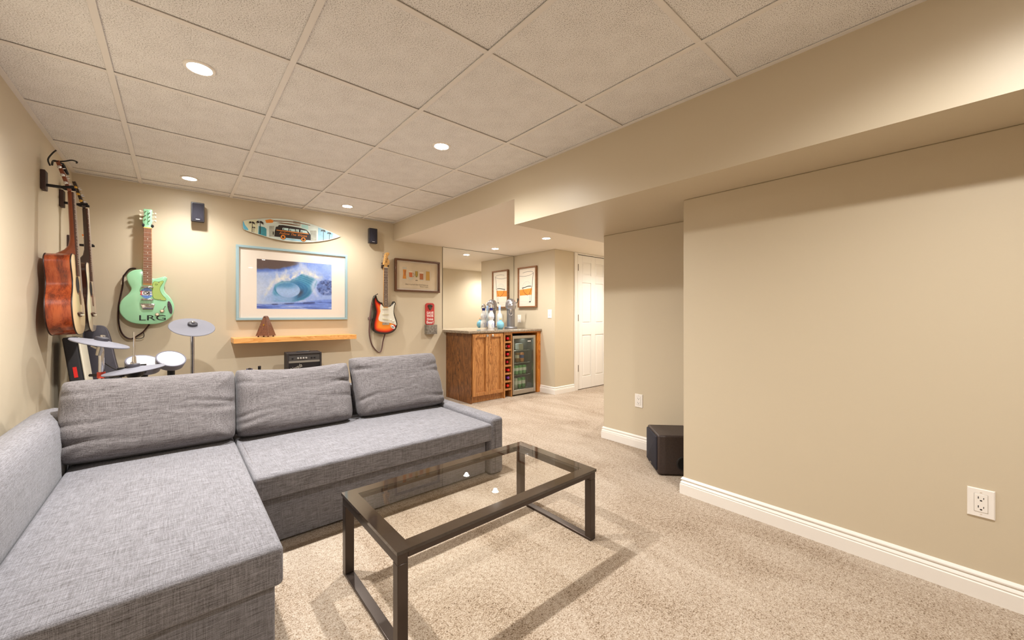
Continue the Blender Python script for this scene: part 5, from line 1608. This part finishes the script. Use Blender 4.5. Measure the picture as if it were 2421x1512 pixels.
ac1 = acoustic('acoustic_guitar', 'natural acoustic guitar with reddish mahogany sides hanging nearest on the left wall', (-0.575, 3.585, 1.205), R(-2.6), MAHOG, SPRUCE, NECKM, NECKM, ROSEW, CHROME)
hanger('dark hanger on the left wall holding the near acoustic guitar', (XL, 3.585, 1.862), 'E', 0.105, 0.056)
ac2 = acoustic('acoustic_guitar', 'dark necked acoustic guitar hanging deeper on the left wall near the corner', (-0.567, 4.07, 1.205), R(-2.6), P('dark_sides', S(58, 36, 30), 0.2, coat=0.6), P('pale_top', S(226, 206, 178), 0.15, coat=0.7), P('neck_dark', S(62, 40, 32), 0.3, coat=0.3), P('head_dark', S(52, 36, 30), 0.25, coat=0.4), ROSEW, GOLD, depth=0.105, wide=0.95)
hanger('dark hanger on the left wall holding the deeper acoustic guitar', (XL, 4.07, 1.862), 'E', 0.105, 0.056)
acoustic('ukulele', 'small ukulele with an orange headstock hanging in the back left corner', (-0.548, 4.31, 1.315), R(-3), P('uke_sides', S(170, 96, 44), 0.3), P('uke_top', S(206, 138, 72), 0.3), P('uke_neck', S(196, 112, 50), 0.35), P('uke_head', S(226, 122, 42), 0.3), ROSEW, CREAM, scale=0.46, ring=False, depth=0.12)
hanger('lower dark hanger on the left wall holding the ukulele', (XL, 4.31, 1.607), 'E', 0.105, 0.04, block=(0.05, 0.09))
# capo clipped on the near headstock
cp = thing('capo', 'black sprung capo clamped on the near acoustic headstock', 'capo', (-0.575, 3.585, 1.205), rot=(PI / 2 + R(-2.6), 0, PI / 2))
D_ = 0.112
c1 = MB(); c1.tube(spline([(0.034, 0.79, D_ - 0.075), (0.0, 0.804, D_ - 0.066), (-0.034, 0.80, D_ - 0.05), (-0.02, 0.79, D_ - 0.02)], 4, False), [0.005] * 13, 8)
c1.tube(spline([(0.0, 0.804, D_ - 0.066), (-0.006, 0.812, D_ - 0.02), (-0.01, 0.824, D_ + 0.012), (-0.012, 0.818, D_ + 0.034), (-0.012, 0.808, D_ + 0.03)], 4, False), 0.004, 8)
c1.build('jaw', BLACK, cp, smooth=50)
c2 = MB(); c2.tube(spline([(0.0, 0.775, D_ - 0.078), (-0.004, 0.81, D_ - 0.084), (-0.006, 0.848, D_ - 0.066), (-0.008, 0.872, D_ - 0.048)], 4, False), 0.004, 8)
c2.build('lever', BLACK, cp, smooth=50)
c3 = MB(); c3.tube([(0.0, 0.79, D_ - 0.026), (0.0, 0.735, D_ - 0.008)], [0.009, 0.006], 8)
c3.build('pad_bar', BLACK, cp, smooth=50)

# ------------------------------------------------------------------ electronic drum kit behind the sofa
CR = Vector((math.cos(YAW), -math.sin(YAW), 0)); CFW = Vector((math.sin(YAW), math.cos(YAW), 0)); UP = Vector((0, 0, 1))


def cymbal_pad(t, c, normal, r, under=False):
    c = Vector(c)
    m = axis_matrix(c, normal)
    q = MB(); q.M = m
    q.lathe([(r * 0.25, -0.004), (r * 0.97, -0.010), (r, -0.006), (r * 0.985, -0.002), (r * 0.36, 0.009), (r * 0.33, 0.011), (r * 0.1, 0.014)], 48)
    o = q.build('cymbal_pad', GREYRUB, t, smooth=35, local=False)
    b = MB(); b.M = Matrix.Translation(-t.location) @ m
    b.lathe([(0.026, 0.012), (0.030, 0.014), (0.030, 0.028), (0.024, 0.032), (0.012, 0.033)], 24)
    b.build('bell_cap', P('bell_black', S(60, 58, 66), 0.5), o, smooth=45)
    b = MB(); b.M = Matrix.Translation(-t.location) @ m
    b.lathe([(0.011, 0.03), (0.011, 0.042), (0.006, 0.044)], 12)
    b.build('wing_nut', CHROME, o, smooth=45)
    if under:
        b = MB(); b.M = Matrix.Translation(-t.location) @ m
        b.lathe([(0.022, -0.05), (0.036, -0.04), (0.042, -0.014), (0.04, -0.005)], 24)
        b.build('sensor_cup', BLACK, o, smooth=45)
    return o


def drum_pad(t, c, normal, r, h, head=0.93):
    m = axis_matrix(Vector(c), normal)
    q = MB(); q.M = m
    q.lathe([(r * 0.75, -h), (r * 0.95, -h * 0.9), (r, -h * 0.3), (r * 1.03, -0.004), (r * 1.02, 0.004), (r * 0.97, 0.007), (r * head, 0.003)], 44)
    o = q.build('drum_pad', P('pad_rim', S(128, 128, 142), 0.5), t, smooth=40, local=False)
    b = MB(); b.M = Matrix.Translation(-t.location) @ m
    b.lathe([(r * head, 0.0028), (r * head * 0.98, 0.0045), (0.001, 0.005)], 44)
    b.build('pad_head', P('pad_head', S(240, 232, 234), 0.6), o, smooth=40)
    return o, m


dk = thing('electronic_drum_kit', 'electronic drum kit with grey rubber pads on a chrome rack behind the sofa', 'drum kit', (-0.2, 3.4, 0))
cymbal_pad(dk, (-0.335, 3.27, 0.925), UP + CR * 0.24 + CFW * 0.135, 0.128)
cymbal_pad(dk, (-0.190, 3.19, 0.765), UP - CR * 0.10 - CFW * 0.10, 0.138, under=True)
drum_pad(dk, (-0.165, 3.60, 0.765), UP - CFW * 0.2 + CR * 0.45, 0.094, 0.05)
o, m = drum_pad(dk, (-0.028, 3.47, 0.79), UP - CFW * 0.38 + CR * 0.65, 0.078, 0.045)
tx = text('DTX', 0.02, P('pad_text', S(150, 146, 160), 0.5), o, (0, 0, 0))
tx.matrix_local = Matrix.Translation(-dk.location) @ m @ Matrix.Rotation(-0.82, 4, 'Z') @ Matrix.Translation((0.01, -0.066, 0.006))
dkb = lambda mb, name, mat=CHROME: mb.build(name, mat, dk, smooth=50, local=False)
dkb(MB().tube([(-0.335, 3.3, 0.0), (-0.335, 3.3, 0.885)], 0.0125, 12), 'stand_tube')
q = MB(); q.tube([(-0.345, 3.295, 0.85), (-0.338, 3.29, 0.885), (-0.334, 3.272, 0.92)], [0.014, 0.016, 0.008], 10); q.tube([(-0.375, 3.31, 0.905), (-0.335, 3.295, 0.885)], [0.007, 0.012], 8)
dkb(q, 'tilter', STEEL)
dkb(MB().tube([(-0.335, 3.3, 0.715), (-0.335, 3.3, 0.75)], 0.018, 14), 'memory_lock', P('clamp_red', S(206, 70, 52), 0.4))
dkb(MB().tube([(-0.385, 3.33, 0.732), (-0.29, 3.27, 0.732)], 0.008, 8), 'clamp_wing', BLACK)
dkb(MB().tube([(-0.29, 3.27, 0.73), (-0.22, 3.42, 0.72), (-0.16, 3.58, 0.71)], 0.018, 10), 'rack_bar', BLACK)
q = MB()
for k in range(4):
    c = Vector((-0.255 + 0.03 * k, 3.33 + 0.05 * k, 0.735))
    q.box(c.x - 0.016, c.x + 0.016, c.y - 0.016, c.y + 0.016, 0.71, 0.765)
dkb(q, 'rack_clamp', BLACK)
dkb(MB().tube([(-0.19, 3.2, 0.0), (-0.19, 3.2, 0.76)], 0.011, 12), 'hi_hat_tube')
dkb(MB().tube([(-0.19, 3.195, 0.77), (-0.19, 3.195, 0.985)], 0.0042, 8), 'hi_hat_rod')
dkb(MB().tube([(-0.19, 3.195, 0.785), (-0.19, 3.195, 0.84)], [0.012, 0.009], 10), 'hi_hat_clutch')
dkb(MB().tube([(-0.165, 3.62, 0.0), (-0.165, 3.62, 0.73)], 0.018, 12), 'rack_leg', BLACK)
dkb(MB().tube([(-0.03, 3.5, 0.0), (-0.028, 3.49, 0.75)], 0.02, 12), 'rack_leg', BLACK)
dkb(MB().tube([(-0.165, 3.62, 0.55), (-0.03, 3.5, 0.55)], 0.016, 10), 'cross_bar', BLACK)
dkb(MB().tube([(-0.19, 3.2, 0.4), (-0.335, 3.3, 0.4)], 0.01, 8), 'cross_bar')
dkb(MB().tube([(-0.19, 3.2, 0.35), (-0.165, 3.62, 0.35)], 0.01, 8), 'cross_bar')
q = MB(); q.tube(spline([(-0.36, 3.35, 0.87), (-0.34, 3.42, 0.80), (-0.28, 3.44, 0.74), (-0.22, 3.42, 0.72)], 5, False), 0.0028, 6)
dkb(q, 'cable', BLACK)
for (a, b) in (((-0.335, 3.3), (-0.50, 3.2)), ((-0.335, 3.3), (-0.38, 3.46)), ((-0.19, 3.2), (-0.09, 3.1)), ((-0.19, 3.2), (-0.33, 3.12))):
    dkb(MB().tube([(a[0], a[1], 0.2), (b[0], b[1], 0.01)], 0.008, 8), 'tripod_leg')

cy = thing('cymbal_stand', 'grey cymbal pad on a straight chrome stand in front of the back wall', 'cymbal', (0.09, 3.80, 0))
cymbal_pad(cy, (0.09, 3.80, 0.996), UP - CFW * 0.33 + CR * 0.40, 0.139)
MB().tube([(0.09, 3.82, 0.02), (0.09, 3.82, 0.94), (0.09, 3.80, 0.985)], 0.0125, 14).build('stand_tube', CHROME, cy, smooth=50, local=False)
for a in (0.3, 2.4, 4.5):
    MB().tube([(0.09, 3.82, 0.3), (0.09 + 0.22 * math.cos(a), 3.82 + 0.22 * math.sin(a), 0.012)], 0.008, 8).build('tripod_leg', CHROME, cy, smooth=50, local=False)


# ------------------------------------------------------------------ bags, amp and stand behind the sofa
def leaning(mb, base, top):
    """matrix taking local z to the base-to-top direction with local x kept near world x"""
    zb = (Vector(top) - Vector(base)).normalized()
    xb = (Vector((1, 0, 0)) - zb * zb.x).normalized()
    yb = zb.cross(xb)
    M = Matrix((xb, yb, zb)).transposed().to_4x4()
    return Matrix.Translation(base) @ M


gb_ = thing('gig_bag', 'dark grey padded guitar bag leaning in the back left corner', 'bag', (-0.345, 4.14, 0.0))
GB = P('bag_nylon', S(62, 58, 66), 0.7, bump=0.3, bscale=400)
q = MB(); q.M = Matrix.Translation(-gb_.location) @ leaning(None, (-0.345, 4.14, 0.012), (-0.475, 4.37, 1.0)) @ Matrix.Rotation(PI / 2, 4, 'X')
shape = spline([(-0.15, 0.0), (-0.17, 0.15), (-0.15, 0.34), (-0.11, 0.5), (-0.085, 0.7), (-0.072, 0.92), (-0.055, 1.0), (0, 1.018), (0.055, 1.0), (0.072, 0.92), (0.085, 0.7), (0.11, 0.5), (0.15, 0.34), (0.17, 0.15), (0.15, 0.0)], 4)
q.slab(shape, [(0.012, -0.05), (0.0, -0.038), (0, 0.038), (0.012, 0.05)])
q.build('bag_body', GB, gb_, smooth=55)
q2 = MB(); q2.M = q.M
q2.tube([(x, y, 0.044) for x, y in inset(ccw(shape), 0.006)], 0.004, 6, closed=True)
q2.build('zip_piping', P('bag_piping', S(96, 92, 102), 0.5), gb_, smooth=60)

kb = thing('keyboard_case', 'black upright instrument case with a white edge strip and red badge', 'case', (-0.40, 3.90, 0))
q = MB(); q.M = Matrix.Translation(-kb.location) @ leaning(None, (-0.395, 3.90, 0.012), (-0.515, 3.97, 0.93))
Mk = q.M
q.slab(rrect(-0.055, 0.012, -0.13, 0.13, 0.012), [(0.006, 0), (0, 0.01), (0, 0.92), (0.006, 0.93)])
q.build('case_body', BLACKM, kb, smooth=50)
q = MB(); q.M = Mk
q.slab(rrect(0.0125, 0.0225, -0.128, 0.128, 0.0045), [(0.004, 0.0), (0, 0.008), (0, 0.915), (0.004, 0.922)])
q.build('edge_strip', P('strip_pale', S(214, 206, 186), 0.4), kb, smooth=50)
q = MB(); q.M = Mk
q.slab(rrect(-0.03, -0.012, -0.1325, -0.1295, 0.001), [(0, 0.66), (0, 0.73)])
q.build('badge', P('badge_red', S(224, 40, 36), 0.4), kb)

st_ = thing('amp_bench', 'low dark bench carrying the guitar amplifier behind the sofa', 'bench', (0.93, 4.2, 0))
MB().box(0.74, 1.12, 4.02, 4.36, 0.33, 0.355).build('top', BLACKM, st_, local=False)
for x in (0.75, 1.08):
    for y in (4.03, 4.32):
        MB().box(x, x + 0.03, y, y + 0.03, 0, 0.33).build('leg', BLACKM, st_, local=False)

am_ = thing('guitar_amp', 'small black guitar amplifier below the floating shelf', 'amplifier', (0.925, 4.17, 0.355), rot=(0, 0, R(-4)))
TOLEX = P('tolex', S(44, 36, 34), 0.7, bump=0.5, bscale=500)
AW, AD, AH = 0.147, 0.105, 0.372
q = MB()
q.box(-AW, -AW + 0.016, -AD, AD, 0, AH); q.box(AW - 0.016, AW, -AD, AD, 0, AH); q.box(-AW + 0.016, AW - 0.016, -AD, AD, 0, 0.016); q.box(-AW + 0.016, AW - 0.016, -AD, AD, AH - 0.016, AH); q.box(-AW + 0.016, AW - 0.016, AD - 0.012, AD, 0.016, AH - 0.016)
q.build('cabinet', TOLEX, am_, bevel=0.005)
MB().box(-AW + 0.016, AW - 0.016, -AD + 0.016, -AD + 0.022, 0.016, 0.28).build('grille_cloth', P('amp_grille', S(34, 28, 28), 0.9, bump=0.5, bscale=800), am_)
MB().box(-AW + 0.016, AW - 0.016, -AD + 0.012, -AD + 0.02, 0.28, AH - 0.016).build('control_panel', P('amp_panel', S(88, 84, 82), 0.4, metal=0.4), am_)
MB().box(-AW + 0.016, AW - 0.016, -AD + 0.010, -AD + 0.0125, 0.28, 0.298).build('panel_strip', P('amp_strip', S(172, 164, 152), 0.3, metal=0.5), am_)
for k, kx in enumerate((-0.055, -0.032, -0.009, 0.014)):
    kn = MB(); kn.M = Matrix.Translation((kx, -AD + 0.012, 0.322)) @ Matrix.Rotation(PI / 2, 4, 'X')
    kn.lathe([(0.009, 0), (0.008, 0.012), (0.006, 0.014)], 14)
    kn.build('knob', P('amp_knob', S(214, 208, 200), 0.3, metal=0.5), am_, smooth=40)
for kx in (-0.1, 0.06, 0.085):
    kn = MB(); kn.M = Matrix.Translation((kx, -AD + 0.012, 0.322)) @ Matrix.Rotation(PI / 2, 4, 'X')
    kn.lathe([(0.008, 0), (0.008, 0.006), (0.005, 0.007)], 12)
    kn.build('jack', BLACK, am_, smooth=40)
lg = text('Nevada', 0.05, P('amp_logo', S(206, 198, 186), 0.3, metal=0.4), am_, (0, 0, 0), width=0.1, shear=0.3)
lg.matrix_local = Matrix.Translation((-0.07, -AD + 0.0145, 0.235)) @ Matrix.Rotation(PI / 2, 4, 'X') @ Matrix.Rotation(R(26), 4, 'Z')
MB().tube(spline([(-0.06, 0, AH + 0.001), (-0.045, 0, AH + 0.005), (0.045, 0, AH + 0.005), (0.06, 0, AH + 0.001)], 4, False), 0.006, 8, flat=1.6).build('carry_handle', BLACK, am_, smooth=50)

gs = thing('guitar_stand', 'black folding guitar stand whose tips show above the middle cushion', 'stand', (0.5, 3.95, 0))
q = MB()
q.tube([(0.5, 3.95, 0.25), (0.5, 3.95, 0.60)], 0.012, 10)
q.build('upright', BLACK, gs, smooth=50, local=False)
for sx_, h_ in ((-0.032, 0.632), (0.038, 0.645)):
    MB().tube([(0.5, 3.95, 0.58), (0.5 + sx_, 3.95, 0.592), (0.5 + sx_, 3.94, h_)], 0.012, 10).build('prong', BLACK, gs, smooth=50, local=False)
MB().tube([(0.445, 3.95, 0.622), (0.49, 3.95, 0.620)], 0.010, 10).build('cradle', P('stand_purple', S(50, 44, 70), 0.5), gs, smooth=50, local=False)
for a in (0.5, 2.6, 4.7):
    MB().tube([(0.5, 3.95, 0.3), (0.5 + 0.2 * math.cos(a), 3.95 + 0.2 * math.sin(a), 0.012)], 0.011, 8).build('leg', BLACK, gs, smooth=50, local=False)
